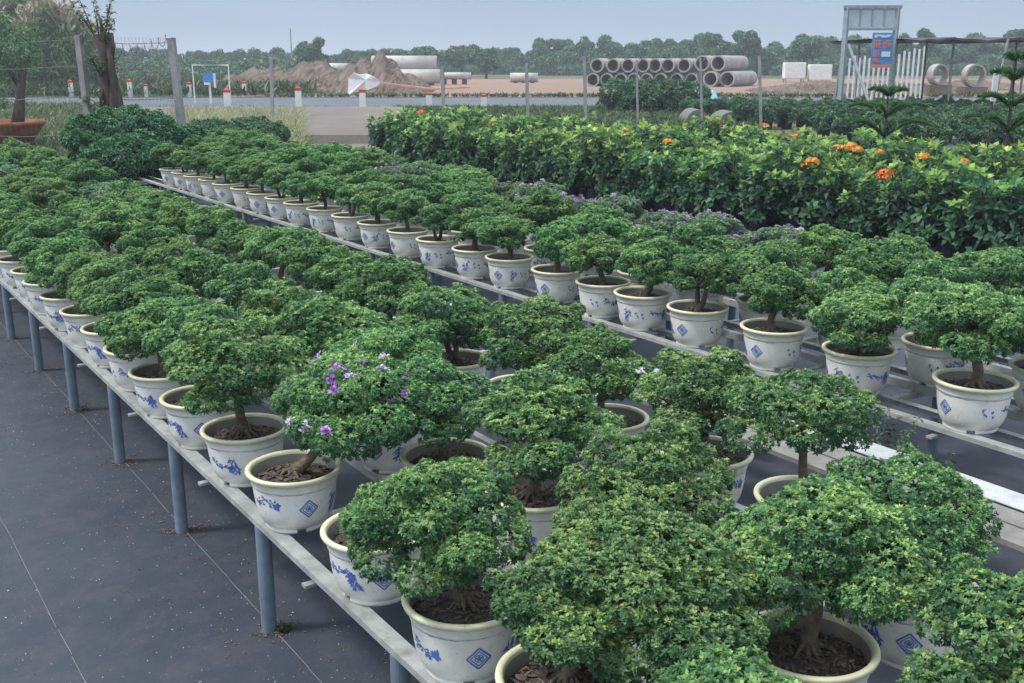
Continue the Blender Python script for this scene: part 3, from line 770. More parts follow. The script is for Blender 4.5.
BAG = mb.mesh('nursery_bag', M['black_bag'], True)
poly = [(10.9, 3.5), (10.9, 19.5), (12.2, 24.6)] + [tuple(onz(a_, b_, 1.2)[:2]) for a_, b_ in ((372, 106.5), (450, 109), (600, 115), (800, 123), (1060, 136))] + [(18.5, 5.0), (14, 3.5)]
def inpoly(x, y):
    c = False
    for i in range(len(poly)):
        (x0, y0), (x1, y1) = poly[i], poly[i-1]
        if (y0 > y) != (y1 > y) and x < (x1-x0)*(y-y0)/(y1-y0)+x0: c = not c
    return c
shrubs = []; ri = 0; x = 11.0
while x < 21:
    y = 3.4 + random.uniform(0, .4); k = 0
    step = .60 if ri < 2 else .78
    while y < 32:
        if inpoly(x, y) and inview(x, y, .8, 30) and pxof(x, y, .6) > 384: shrubs.append([x+random.uniform(-.08, .08), y+random.uniform(-.08, .08), ri, k]); k += 1
        y += step
    x += .80 if ri < 2 else 1.0; ri += 1
print('ixora', len(shrubs))
IXO = []
for x, y, ri, k in shrubs:
    if ri == 0: lab = 'glossy green shrub in black bag, %s from the near end of the block front row' % ORD[k]
    else: lab = 'glossy yellow-green shrub inside the dense block of bagged shrubs'
    t = thing('ixora_shrub', lab, 'shrub', (x, y, .005), random.uniform(0, 6.28), 'bagged flowering shrubs right of the benches' if ri == 0 else 'shrubs inside the bagged block')
    v = IXV[random.randrange(6)]; s = random.uniform(.92, 1.22)
    if ri < 2: link('nursery_bag', BAG, t)
    link('stem', v[0], t, sc=s); link('foliage', v[1], t, sc=s); IXO.append([t, s])
    t['_h'] = s
# flower heads
def head_mesh(mat, seed):
    g = np.random.default_rng(seed); d = g.normal(0, 1, (46, 3)); d[:, 2] = np.abs(d[:, 2]); d /= np.linalg.norm(d, axis=1, keepdims=True)
    return leaves_mesh('flower_head', d*np.array([[.055, .055, .035]]), d, 4, .026, .017, .5, mat, (55, 95), seed=seed)
HEAD = {'o': head_mesh(M['orange_fl'], 1), 'y': head_mesh(M['yellow_fl'], 2), 'r': head_mesh(M['red_fl'], 3)}
FL = [(886, 176, 'o', 1.35), (812, 163, 'y', 1.1), (838, 149, 'y', 1.1), (851, 147, 'y', 1.2), (858, 150, 'y', .9), (780, 121, 'r', 1.5), (795, 137, 'y', .9), (421, 113, 'o', 1.3),
      (492, 123, 'o', .8), (626, 132, 'o', 1.0), (668, 143, 'y', .9), (693, 120, 'r', 1.0), (924, 157, 'y', .9), (964, 162, 'y', .8), (765, 126, 'r', 1.1), (880, 152, 'y', .7), (806, 166, 'y', .8)]
names = {'o': 'orange', 'y': 'amber-yellow', 'r': 'coral red'}
done = {}
for px, py, c, s in FL:
    p = onz(px, py, 1.10); d_ = ray(px, py); f_ = Vector(d_*(10.66/d_[0])) + Vector((0, 0, H))
    front = f_.z < 1.12 and p.x < 10.9
    if front: p = f_
    t = min(IXO, key=lambda q: (q[0].location.x-p.x)**2+(q[0].location.y-p.y)**2)[0]
    q = Matrix.Rotation(-t.rotation_euler.z, 3, 'Z') @ (p - t.location)
    q.x = max(-.46, min(.46, q.x)); q.y = max(-.46, min(.46, q.y)); q.z = p.z if front else 1.09
    link('flower_head', HEAD[c], t, q, sc=s*1.35); done.setdefault(t.name, []).append((c, px, t))
for k, v in done.items():
    c, px, t = v[0]
    t['_fl'] = 1
order = sorted((v[0] for v in done.values()), key=lambda q: q[1])
for i, (c, px, t) in enumerate(order):
    t['label'] = 'leafy shrub with %s flower heads, %s flowering shrub from the left in the block' % (names[c], ORD[i])
for t, s in IXO:
    for key in ('_h', '_fl'):
        if key in t: del t[key]

# ------------------------------------------------------------------ dark bushes at the far end of the benches
def bush_mesh(seed, rx, h, n, mat, ln=.05, nl=7, lobn=16):
    g = random.Random(seed); lobes = []
    for i in range(lobn):
        a = i*2.399; r = rx*.72*math.sqrt((i+.4)/lobn); z = h*(.42 + .38*(1-(r/rx)**2)*g.uniform(.7, 1.1)); lr = rx*g.uniform(.28, .42)
        lobes.append((r*math.cos(a), r*math.sin(a), z, lr, lr*.75))
    for i in range(lobn*3):
        b = lobes[i % lobn]; d = Vector((g.gauss(0, 1), g.gauss(0, 1), abs(g.gauss(0, 1)))).normalized(); q_ = rx*g.uniform(.08, .17)
        lobes.append((b[0]+d.x*b[3]*1.02, b[1]+d.y*b[3]*1.02, b[2]+d.z*b[4]*1.05, q_, q_))
    for i in range(lobn):
        a = i*2.1; r = rx*g.uniform(.5, .8); lr = rx*g.uniform(.22, .34); lobes.append((r*math.cos(a), r*math.sin(a), h*g.uniform(.2, .45), lr, lr*.8))
    gn = np.random.default_rng(seed); P, nr = lobes_points(lobes, n, gn, low=-.8)
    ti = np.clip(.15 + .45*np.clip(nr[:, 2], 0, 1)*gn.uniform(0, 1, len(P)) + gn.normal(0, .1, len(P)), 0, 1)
    return leaves_mesh('crown', P, nr*.7+np.array([0, 0, .5])+gn.normal(0, .3, nr.shape), nl, ln, ln*.5, ti, M[mat], seed=seed)
def bush(loc, rx, h, label, seed, mat='dark_bush', n=2600, ln=.05, group=None, name='bush'):
    t = thing(name, label, 'bush', loc, 0, group)
    mb = MB()
    for i in range(5):
        a = i*1.3; mb.tube([(0, 0, 0), (math.cos(a)*rx*.25, math.sin(a)*rx*.25, h*.35), (math.cos(a)*rx*.5, math.sin(a)*rx*.5, h*.7)], [.04*h, .028*h, .01*h], 6)
    mb.build('trunk', M['bark2'], t); link('crown', bush_mesh(seed, rx, h, n, mat, ln), t); return t
for i, (px, py, D, rx, lab) in enumerate([
        (96, 112, 18.6, .62, 'dark rounded bush beyond the left bench, leftmost of the dense dark bushes'),
        (122, 104, 19.0, .70, 'tallest dark bush, in front of the thick pollarded trunk'),
        (150, 110, 18.4, .60, 'dark dense bush left of the leaning concrete post'),
        (176, 122, 19.5, .62, 'dark dense bush at the foot of the leaning concrete post'),
        (118, 138, 16.9, .62, 'low dark bush nearest the far end of the left bench'),
        (212, 122, 23.0, .75, 'mid-green bush beyond the far end of the right bench, left one'),
        (250, 122, 24.5, .8, 'mid-green bush beyond the far end of the right bench, right one')]):
    p = at(px, py, D); bush((p.x, p.y, 0), rx*1.08, p.z*1.06, lab, 600+i, 'dark_bush' if i < 5 else 'low_plant', 4200, .055, 'dense bushes behind the benches')
# weeds and grass at the far left and along the fence
def tuft_field(name, pts, h, w, seed, mat='weed', nl=6, tint=.45):
    g = np.random.default_rng(seed); A = np.tile([0, 0, 1.], (len(pts), 1))+g.normal(0, .15, (len(pts), 3))
    return struct(link(name, leaves_mesh(name, pts, A, nl, h, w, np.clip(g.normal(tint, .22, len(pts)), 0, 1), M[mat], (8, 48), curl=.3, seed=seed)), 'stuff')
g = np.random.default_rng(31)
P = []
for i in range(4200):
    D = g.uniform(20.5, 36); px = g.uniform(-30, 300); P.append(tuple(site(lat(px, D), D)))
tuft_field('grass', P, .42, .035, 32, 'weed')
P = [tuple(site(g.uniform(-90, 5), g.uniform(48.7, 53.5))) for i in range(3500)]
tuft_field('grass', P, .22, .05, 33, tint=.5)
P = [tuple(site(g.uniform(-130, -14), g.uniform(70.5, 105))) for i in range(9000)]
tuft_field('grass', P, 1.1, .16, 34, 'weed', tint=.3)
P = [tuple(site(g.uniform(-16, 45), g.uniform(70.3, 71.6))) for i in range(1200)]
tuft_field('grass', P, .4, .07, 35, tint=.5)
P = [tuple(site(lat(g.uniform(165, 300), D), D)) for D in list(g.uniform(24, 31, 420)) + list(g.uniform(29, 46, 2000))]
tuft_field('dry_weeds', P, .6, .03, 36, 'reed', tint=.8, nl=5)

P = [tuple(site(lat(g.uniform(395, 760), D), D)) for D in g.uniform(33, 53, 6000)]
tuft_field('grass', P, .32, .05, 37, 'weed', tint=.45)
P = [tuple(site(lat(g.uniform(-40, 110), D), D)) for D in g.uniform(28, 52, 2600)]
tuft_field('grass', P, .55, .05, 38, 'weed', tint=.6)
# ------------------------------------------------------------------ fence posts and wire
def leanpost(t, a, b, w=.14):
    a = Vector(a); b = Vector(b); mb = MB(); mb.tube([a, b], w*.50, 4); return mb.build('fence_post', M['post_concrete'], t)
fence = thing('wire_fence', 'sagging wire fence on leaning concrete posts at the far left', 'fence', site(-8, 20))
def rel(o, p): return Vector(p) - o.location
def seg(px, D, top, bot, w=.15):
    a = at(bot[0], bot[1], D); b = at(top[0], top[1], D); d = (b-a).normalized()
    a = a - d*(a.z/d.z); return a, b, w
L = [seg(-60, 20, (-62, 37), (-50, 112)), seg(82, 20, (78, 35), (87, 110)), seg(175, 20, (171, 38), (180, 112), .17)]
for a, b, w in L: leanpost(fence, rel(fence, a), rel(fence, b), w)
mb = MB()
for (a0, b0, _), (a1, b1, _) in zip(L, L[1:]):
    for f in (.12, .35, .6, .8, .97):
        p = a0.lerp(b0, f); q = a1.lerp(b1, f); m = p.lerp(q, .5) - Vector((0, 0, .05)); mb.tube([rel(fence, p), rel(fence, m), rel(fence, q)], .006, 5)
    k = 26
    for i in range(k):                # diagonal mesh
        for s in (0, 1):
            u0, u1 = i/k, min(1, (i+5)/k)
            if s: u0, u1 = u1, u0
            p = a0.lerp(a1, u0); q = b0.lerp(b1, u1); mb.tube([rel(fence, p), rel(fence, q)], .0018, 3, False)
mb.build('wire_mesh', M['wire'], fence)
mb = MB(); pts = []                   # loose coil of barbed wire on top
for i in range(90):
    f = i/89; p = L[1][1].lerp(L[2][1], f) ; pts.append(rel(fence, p) + Vector((0, .10*math.sin(i*.9), .10*math.cos(i*.9)+.02-.25*math.sin(f*math.pi))))
mb.tube(pts, .006, 4); mb.build('barbed_wire', M['wire'], fence)
for i, (px, top, bot, D) in enumerate([(272, 57, 125, 38), (443, 66, 108, 39), (527, 63, 110, 39), (585, 56, 118, 37), (637, 60, 112, 38), (701, 58, 112, 38), (760, 56, 112, 37)]):
    a, b, w = seg(px, D, (px-.6, top), (px+.6, bot), .15 if i != 4 and i != 5 else .11)
    t = thing('fence_post', 'grey concrete fence post standing %s in the row behind the shrub block' % ('first from the left', 'second from the left', 'third from the left', 'fourth from the left', 'fifth from the left', 'sixth from the left', 'rightmost')[i],
              'post', (a.x, a.y, 0), 0, 'concrete posts behind the shrub block')
    mb = MB(); mb.tube([a-t.location, b-t.location], w*.5, 4); mb.build('post', M['post_concrete'], t)
    if i < 6:
        mb = MB(); mb.tube([b-t.location+Vector((0, 0, -.25)), b-t.location+Vector((.18, -.1, .05))], .02, 5); mb.build('wire_bracket', M['wire'], t)

# road marker posts
for i, (px, ty, by, w) in enumerate([(72, 83, 100, 1), (131, 83, 101, 1), (147, 88, 101, .8), (190, 82, 97, 1), (228, 88, 111, 1), (245, 82, 98, 1), (299, 86, 110, 1), (363, 88, 111, 1), (429, 90, 107, 1), (484, 92, 107, 1)]):
    D = H*FPX/math.cos(PITCH)/(by-62); D = max(50, min(71.5, D)); p = at(px, by, D); h = (by-ty)/1086*D
    if D > 53.5: D = 71.2 if by < 102 else 52.8; p = at(px, by, D); h = (by-ty)/1086*D
    t = thing('marker_post', 'white roadside marker post with red cap, %s from the left' % ORD[i], 'marker post', (p.x, p.y, 0), FACE, 'red-capped marker posts along the road')
    w = .27*w
    mb = MB(); mb.box((0, 0, h*.42), (w, w*.8, h*.84)); mb.build('post', M['white_paint'], t)
    mb = MB(); mb.box((0, 0, h*.9), (w+.01, w*.8+.01, h*.12)); mb.add([(-w*.5, -w*.4, h*.96), (w*.5, -w*.4, h*.96), (w*.5, w*.4, h*.96), (-w*.5, w*.4, h*.96), (0, 0, h*1.03)], [(0, 1, 4), (1, 2, 4), (2, 3, 4), (3, 0, 4)]); mb.build('cap', M['red_paint'], t)

# pollarded trunk with shoots
p = at(110, 112, 19.9); t = thing('pollarded_tree', 'thick pollarded brown tree trunk with sparse new shoots by the left fence', 'tree', (p.x, p.y, 0), FACE)
mb = MB(); pts = [(0.05, 0, 0), (.03, 0, .7), (.04, .02, 1.2), (.06, 0, 1.5), (-.01, .02, 1.9), (.0, 0, 2.35), (-.05, 0, 2.75)]
mb.tube(pts, [.22, .16, .17, .13, .15, .11, .12], 12)
gg = random.Random(12)
for j in range(9):                    # fused, twisting stems
    a = j*.7; P = []; 
    for i in range(13):
        f = i/12; z = 2.5*f*(1 if j % 3 else .72); rr = (.22-.10*f)*(1+.25*math.sin(f*9+j*2)); tw = a + f*1.1*math.sin(j)
        P.append((.03+rr*math.cos(tw)+gg.uniform(-.012, .012), rr*math.sin(tw), z))
    mb.tube(P, [.085*(1-.5*i/12)*gg.uniform(.8, 1.2) for i in range(13)], 8)
mb.tube([(.12, 0, .5), (.17, -.04, 1.2), (.15, -.03, 1.75)], [.16, .14, .06], 10)
mb.tube([(0, 0, 2.2), (.12, 0, 2.5), (.14, 0, 2.78)], [.11, .09, .06], 8)
mb.tube([(0.02, 0, 2.4), (-.0, 0, 2.9), (-.04, .0, 3.1)], [.05, .03, .015], 6)
mb.tube([(-.06, -.1, .2), (-.12, -.12, .8), (-.05, -.1, 1.5)], [.12, .10, .05], 8)
mb.build('trunk', M['bark2'], t, True)
g = np.random.default_rng(8); C = []; mb = MB()
for i in range(26):
    a = g.uniform(0, 6.28); z0 = g.choice([1.4, 2.0, 2.6, 2.75, 2.75]); s = Vector((-.05+.1*math.cos(a), .1*math.sin(a), z0)); e = s + Vector((math.cos(a)*g.uniform(.1, .35), math.sin(a)*.3, g.uniform(.2, .75) if z0 > 2.5 else g.uniform(.1, .4)))
    mb.tube([s, s.lerp(e, .5)+Vector((0, 0, .03)), e], [.012, .008, .004], 5)
    for f in np.linspace(.3, 1, 7): C.append(s.lerp(e, f)+Vector(g.normal(0, .04, 3)))
mb.build('shoot', M['bark2'], t)
link('foliage', leaves_mesh('foliage', C, np.tile([0, 0, 1.], (len(C), 1)), 5, .085, .04, g.uniform(.2, .9, len(C)), M['weed'], (30, 100), seed=9), t)
# big bowl with leaning trunk
p = at(5, 128, 26); t = thing('potted_tree', 'small leaning tree in a wide terracotta bowl at the far left edge', 'tree', (p.x, p.y, 0), FACE)
zt = at(5, 121, 26).z; r = 38/1086*26
mb = MB(); mb.lathe([(r*.45, .0), (r*.5, zt*.35), (r*.72, zt*.5), (r*.93, zt*.82), (r, zt*.9), (r*1.03, zt*.94), (r*1.02, zt), (r*.93, zt), (r*.9, zt*.88), (0.01, zt*.86)], 40); mb.build('bowl', M['terracotta'], t, True)
mb = MB(); tx = at(22, 118, 26) - p
mb.tube([(.3, 0, zt*.85), (.42, 0, zt+.35), (.5, 0, zt+.75), (.62, 0, zt+1.25), (.45, 0, zt+1.7)], [.17, .12, .10, .08, .04], 10)
mb.tube([(.5, 0, zt+.75), (.2, 0, zt+1.3), (.0, 0, zt+1.9)], [.07, .05, .02], 8); mb.build('trunk', M['bark2'], t, True)
lob = [(.6, 0, zt+1.5, .45, .4), (.2, .1, zt+1.9, .5, .45), (-.3, 0, zt+1.5, .5, .5), (-.5, 0, zt+.7, .5, .45), (.1, 0, zt+1.2, .4, .35), (-.2, -.1, zt+.45, .35, .3), (.8, 0, zt+1.95, .25, .3)]
gn = np.random.default_rng(5); P, nr = lobes_points(lob, 620, gn, low=-1)
link('crown', leaves_mesh('crown', P, nr, 6, .09, .045, gn.uniform(.2, .9, len(P)), M['low_plant'], seed=5), t)

# reed / bamboo thickets at far left
def reed_clump(px0, px1, ytop, D, seed, label, tan=.5, n=3600):
    g = np.random.default_rng(seed); c = site(lat((px0+px1)/2, D), D); t = thing('reed_thicket', label, 'reeds', c, FACE, 'tall reeds beyond the road')
    half = (px1-px0)/2/1086*D; hh = H + (62-ytop)/1086*D
    mb = MB(); C = []; A = []; T = []; PL = []
    for i in range(n//18):
        u = g.uniform(-1, 1); x = u*half*.8; y = g.uniform(-1.6, 1.6); h = hh*(1-.30*u*u)*g.uniform(.75, 1.02); ln_ = g.normal(0, .10)*h + u*.6
        mb.tube([(x, y, 0), (x+ln_*.3, y, h*.5), (x+ln_, y, h*.96)], [.035, .025, .012], 4)
        for f in g.uniform(.12, 1, 18):
            C.append((x+ln_*f*f+g.normal(0, .12), y+g.normal(0, .15), h*f)); A.append((g.normal(0, .5), g.normal(0, .5), .6)); T.append(np.clip(g.normal(.25+tan*.45*(abs(f-.3)), .2), 0, 1))
        if g.random() < tan: PL.append((x+ln_, y, h))
    mb.build('stalk', M['stalk'], t); link('foliage', leaves_mesh('foliage', C, A, 7, .55, .085, T, M['reed'], (20, 95), curl=.45, seed=seed), t)
    if PL: link('plume', leaves_mesh('plume', np.array(PL), np.tile([.1, 0, 1.], (len(PL), 1)), 7, .8, .16, .5, M['plume'], (5, 40), curl=.3, seed=seed), t)
reed_clump(-60, 22, -6, 77, 41, 'tall reed thicket beyond the road, leftmost and tallest', .3)
reed_clump(-5, 60, -2, 79, 42, 'tall tan-tipped reed thicket beyond the road, behind the bowl tree', .6)
reed_clump(30, 84, 8, 76, 43, 'tan-plumed reed thicket beyond the road, left of the pollarded trunk', .95)
reed_clump(62, 106, 36, 82, 44, 'lower green reed thicket behind the pollarded trunk', .2, 1500)

# ------------------------------------------------------------------ construction ground: mound, pipes, slabs
def mound(label, px0, px1, ytop, D, depth, seed, mat='mound'):
    g = random.Random(seed); c = site(lat((px0+px1)/2, D), D, .0); half = (px1-px0)/2/1086*D; hh = max(.3, H + (62-ytop)/1086*D)
    nx, ny = 60, 24; mb = MB(); vs = []; fs = []
    ph = [g.uniform(0, 6) for _ in range(8)]
    for j in range(ny+1):
        for i in range(nx+1):
            u = -1+2*i/nx; v = -1+2*j/ny; e = (max(0, 1-abs(u)**1.7)**.8)*max(0, 1-abs(v)**1.6)
            b = .80 + .13*math.sin(u*5+ph[0]) + .09*math.sin(u*11+ph[1]+v*2) + .08*math.sin(u*23+v*7+ph[2])
            z = hh*e*b + (g.uniform(-.12, .16) if e > .05 else 0); vs.append((u*half, v*depth, max(-.02, z) if e > 0 else -.02))
    for j in range(ny):
        for i in range(nx): a = j*(nx+1)+i; fs.append((a, a+1, a+nx+2, a+nx+1))
    mb.add(vs, fs); o = mb.build('soil_mound', M[mat], None, False, c, FACE); tag(o, label, 'soil heap', 'heaps of dug earth'); return o
mound('brown heap of dug earth behind the white tarp, highest of the heaps', 310, 432, 53, 84, 5.5, 1)
mound('long low ridge of dug earth left of the high heap', 205, 385, 58, 90, 5, 2)
mound('long low brown earth ridge behind the picket gate', 750, 960, 79, 84, 4, 6)
mound('low brown earth heap at the foot of the concrete rings', 880, 1060, 80, 92, 5, 4)
def pipe(loc, yaw, L, ro, label, group, mat='concrete', seg=26, name='concrete_pipe', ri=None):
    t = thing(name, label, 'pipe', loc, yaw, group); ri = ri or ro*.80
    def ly(m): m.v = [(v[0], v[2], v[1]+ro) for v in m.v]; return m
    m = MB(); m.lathe([(ri, 0), (ro, 0), (ro, L), (ri, L)], seg); ly(m).build('wall', M[mat], t)
    m = MB(); m.lathe([(ri-.002, 0), (ri-.002, L)], seg); ly(m).build('inner_wall', M['pipe_inner'], t, True); return t
D = 103; r = 7.2/1086*D
gp = 'stacked concrete pipes on the building site'
z0 = 0
base = [(598-5, 0), (607, 0), (621, 0), (634, 0), (647, 0), (661, 0), (677, 0), (692, 0), (711, 0), (728, 0)]
for i, (px, _) in enumerate(base):
    D_ = D - (2.2 if i > 7 else 0)
    rr = r*(.92 if i < 8 else 1.06)
    p = site(lat(px, D_), D_, .0); pipe(p, FACE-(.50 if i > 7 else .25+.02*i), 5.5 if i < 8 else 7.5, rr, 'round concrete pipe in the bottom layer of the stack, %s from the left' % ORD[i], gp)
top = [(597, 0), (613, 0), (628, 0), (643, 0), (655, 0), (668, 0), (684, 0), (702, 0), (718, 0)]
for i, (px, _) in enumerate(top):
    D_ = D - (1.8 if i > 7 else -.1)
    p = site(lat(px, D_), D_, 0); rr = r*(.95 if i < 7 else 1.06); p.z = 1.30 if i < 7 else 1.42
    pipe(p, FACE-(.50 if i > 7 else .25+.02*i), 5.5 if i < 8 else 7.5, rr, 'round concrete pipe in the top layer of the stack, %s from the left' % ORD[i], gp)
# long pale pipes left of centre
def laid(px0, px1, yc, D, rad, label, z=None):
    a = site(lat(px0, D), D); L = (px1-px0)/1086*D; zc = H-(yc-62)/1086*D
    t = thing('pale_pipe', label, 'pipe', a, FACE, 'pale pipes behind the earth heap')
    m = MB(); m.lathe([(rad*.82, 0), (rad, 0), (rad, L), (rad*.82, L)], 28); m.v = [(v[2], v[0], v[1]+zc) for v in m.v]; m.build('wall', M['pale_pipe'], t, True)
    m = MB(); m.lathe([(rad*.8, 0), (rad*.8, L)], 24); m.v = [(v[2], v[0], v[1]+zc) for v in m.v]; m.build('inner_wall', M['pipe_inner'], t, True)
    if zc-rad > .05:
        m = MB()
        for f in (.2, .5, .8): m.box((L*f, 0, (zc-rad)/2+.02), (.5, rad*1.4, zc-rad+.02))
        m.build('timber_support', M['bark2'], t)
    return t
laid(372, 437, 64, 110, .82, 'long pale pipe lying uppermost behind the high earth heap')
laid(395, 440, 76, 107, .68, 'pale pipe lying beneath the uppermost one')
laid(437, 471, 75.5, 112, .36, 'thin pale pipe lying right of the pale pipe pair')
laid(326, 348, 68, 112, .5, 'short pale pipe end showing left of the high earth heap')
laid(510, 538, 77, 120, .5, 'short pale pipe lying alone left of the stacked pipes')
# concrete rings by the net shelter
for px, py, rr, lab, yw in ((942, 74, 10.2, 'upright concrete ring, left of the two by the net shelter', .9), (977.5, 75, 11.2, 'upright concrete ring, right of the two by the net shelter', .35)):
    D = 78; ro = rr/1086*D; p = site(lat(px, D), D, .0); zc = H-(py-62)/1086*D
    t = thing('concrete_ring', lab, 'concrete ring', p, FACE+yw*.4, 'concrete rings by the net shelter')
    m = MB(); m.lathe([(ro*.83, 0), (ro, 0), (ro, .62), (ro*.83, .62)], 36); m.v = [(v[0], v[2], v[1]+ro) for v in m.v]
    t.location.z = max(0, zc-ro); m.build('ring_wall', M['concrete'], t)
    m = MB(); m.lathe([(ro*.82, 0), (ro*.82, .62)], 36); m.v = [(v[0], v[2], v[1]+ro) for v in m.v]; m.build('inner_wall', M['pipe_inner'], t, True)
    if zc-ro > .05:
        pl = MB(); pl.box((0, .5, (zc-ro)/2), (1.6, 1.6, zc-ro)); tag(pl.build('earth_plinth', M['mound'], None, loc=(p.x, p.y, 0), rz=FACE), 'earth block under the %s concrete ring' % ('left' if px < 950 else 'right'), 'earth block')
# white tanks
for px0, px1, y0, y1, lab in ((783, 804, 62.5, 78, 'white rectangular tank left of the sign gantry, left one'), (808, 830, 64.5, 79.5, 'white rectangular tank left of the sign gantry, right one')):
    D = 122; w = (px1-px0)/1086*D; a = at((px0+px1)/2, y1+.6, D); zt = at(px0, y0, D).z
    t = thing('white_tank', lab, 'tank', (a.x, a.y, 0), FACE, 'white tanks on the building site')
    m = MB(); m.box((0, 0, (zt+a.z)/2), (w, 1.2, zt-a.z)); o = m.build('tank_body', M['white_paint'], t)
    bv = o.modifiers.new('b', 'BEVEL'); bv.width = .07; bv.segments = 2
    m = MB()
    for sx in (-1, 1):
        for sy in (-1, 1): m2 = MB(); m2.box((sx*w*.42, sy*.5, a.z/2), (.12, .12, a.z)); m2.build('leg', M['frame_grey'], t)
# tarp on the heap
mb = MB(); g = random.Random(5); c = site(lat(364, 76), 76, 0); vs = []; nx, ny = 14, 6
out = [(-18, 2), (-17, -12), (-11, -18), (-5, -16), (2, -17), (8, -15), (13, -13), (17, -8), (12, -4), (4, -1), (-4, 0), (-11, 2), (-16, 4)]
K = 76/1086; zc = H-(90-62)*K
top_ = [(x*K*.95, -.15+.1*math.sin(i*2), max(.05, zc - y*K)) for i, (x, y) in enumerate(out)]
bot_ = [(x*K*.9, .9, max(.02, (zc - y*K)*.8)) for x, y in out]
n_ = len(out); mb.add(top_ + [(0.1, -.2, zc+.75)] + bot_, [(i, (i+1) % n_, n_) for i in range(n_)] + [((i+1) % n_, i, n_+1+i, n_+1+(i+1) % n_) for i in range(n_)] + [tuple(n_+1+i for i in range(n_-1, -1, -1))])
tag(mb.build('tarpaulin', M['tarp'], None, loc=c, rz=FACE), 'crumpled white tarpaulin draped before the high earth heap', 'tarpaulin')
mb = MB(); P = [at(382, 83, 75.5), at(405, 86, 76), at(430, 89, 76), at(452, 88, 76), at(470, 87, 76)]; q0 = P[0].copy()
mb.tube([p-q0 for p in P], .09, 5, flat=.3); tag(mb.build('barrier_tape', M['tape'], None, loc=q0), 'pink barrier tape stretched right of the white tarpaulin', 'tape')
mb = MB(); c = site(lat(703, 60), 60); mb.add([(-.9, -.3, 0), (.9, -.3, 0), (.8, .4, 0), (-.8, .4, 0), (-.7, -.1, .5), (.75, -.1, .42), (.5, .2, .55), (-.5, .2, .6)], [(0, 1, 5, 4), (1, 2, 6, 5), (2, 3, 7, 6), (3, 0, 4, 7), (4, 5, 6, 7)])
tag(mb.build('plastic_sheet', M['bluetarp'], None, loc=(c.x, c.y, .25), rz=FACE), 'pale blue plastic bundle on the ground below the pipe stack', 'plastic sheet')
# blue road sign with arch frame (far left of centre)
c = site(lat(210, 60), 60); t = thing('road_sign', 'small blue sign in a white pipe arch beyond the leaning post', 'sign', c, FACE); K = 60/1086
mb = MB(); zt_ = H-(65-62)*K; mb.tube([(-18*K, 0, 0), (-18*K, 0, zt_), (18*K, 0, zt_), (18*K, 0, 0)], .04, 6); mb.build('arch', M['white_paint'], t)
mb = MB(); mb.box((-2*K, -.05, H-(77-62)*K), (12*K, .06, 9*K)); mb.build('panel', M['sign_blue'], t)
mb = MB(); mb.box((-2*K, -.0, (H-(82-62)*K)/2), (.1, .08, H-(82-62)*K)); mb.build('post', M['white_paint'], t)
mb = MB(); mb.box((3.8*K, -.09, H-(80-62)*K), (2.2*K, .03, 14*K)); mb.box((-4.0*K, -.09, H-(83-62)*K), (6*K, .03, 2.5*K)); mb.build('white_mark', M['sign_white'], t)

# ------------------------------------------------------------------ sign gantry, gate, net shelter
D = 44; K = D/1086; c = site(lat(866, D), D); zz = lambda y: H-(y-62)*K
t = thing('sign_gantry', 'tall grey steel gantry with empty pale panel at the top', 'gantry', c, FACE)
xl, xr = (843-866)*K, (893-866)*K
mb = MB(); mb.tube([(xl, 0, 0), (xl, 0, zz(9))], .12, 4); mb.build('post', M['frame_grey'], t)
mb = MB(); mb.tube([(xr, 0, 0), (xr, 0, zz(10))], .12, 4); mb.build('post', M['frame_grey'], t)
mb = MB(); mb.box(((xl+xr)/2, -.02, zz(9.5)), (xr-xl+.3, .14, .12)); mb.build('crossbar', M['frame_grey'], t)
mb = MB(); mb.box(((xl+xr)/2, -.02, zz(30.5)), (xr-xl, .12, .10)); mb.build('crossbar', M['frame_grey'], t)
for k in range(4):
    w = (xr-xl-.1)/4; mb = MB(); mb.box((xl+.06+w*(k+.5), -.0, zz(20)), (w-.07, .05, zz(10)-zz(30)-.06)); mb.build('panel', M['panel'], t)
for k in range(5): mb = MB(); mb.box((xl+.06+(xr-xl-.1)/4*k, -.0, zz(20)), (.075, .08, zz(10)-zz(30)-.12)); mb.build('divider', M['frame_grey'], t)
mb = MB(); mb.tube([(xl+.1, -.2, zz(45)), (xl+.85, -1.2, zz(104))], .07, 4); mb.build('brace', M['frame_grey'], t)
mb = MB(); mb.tube([(xl+.05, .1, zz(40)), (xl-.1, .7, 0)], .05, 4); mb.build('brace', M['frame_grey'], t)
# blue notice hanging on the gantry
x0, x1 = (869-866)*K, (889.5-866)*K
s = thing('notice_board', 'blue notice with orange lettering hung on the gantry', 'sign', site(lat(866, D), D-.18), FACE)
w, hgt = x1-x0, zz(34)-zz(67); cxn = (x0+x1)/2; czn = (zz(34)+zz(67))/2
mb = MB(); mb.box((cxn, 0, czn), (w, .04, hgt)); mb.build('panel', M['sign_blue'], s)
mb = MB(); mb.box((cxn, -.025, zz(66)), (w*.96, .02, .12)); mb.build('red_strip', M['sign_orange'], s)
g = random.Random(3)
def word(parent, u0, u1, v, h, mat, n):
    m = MB(); st = (u1-u0)/n
    for i in range(n):
        x = cxn - w/2 + w*(u0+st*(i+.5)); z = czn + hgt/2 - hgt*v; ww = w*st*.72; hh = hgt*h; th_ = .035
        m.box((x-ww/2, -.032, z), (th_, .02, hh)); 
        if g.random() < .8: m.box((x, -.034, z+hh/2), (ww, .02, th_))
        if g.random() < .6: m.box((x, -.036, z), (ww, .02, th_))
        if g.random() < .6: m.box((x+ww/2, -.038, z), (th_, .02, hh))
        if g.random() < .5: m.box((x, -.040, z-hh/2), (ww, .02, th_))
    m.build('lettering', M[mat], parent)
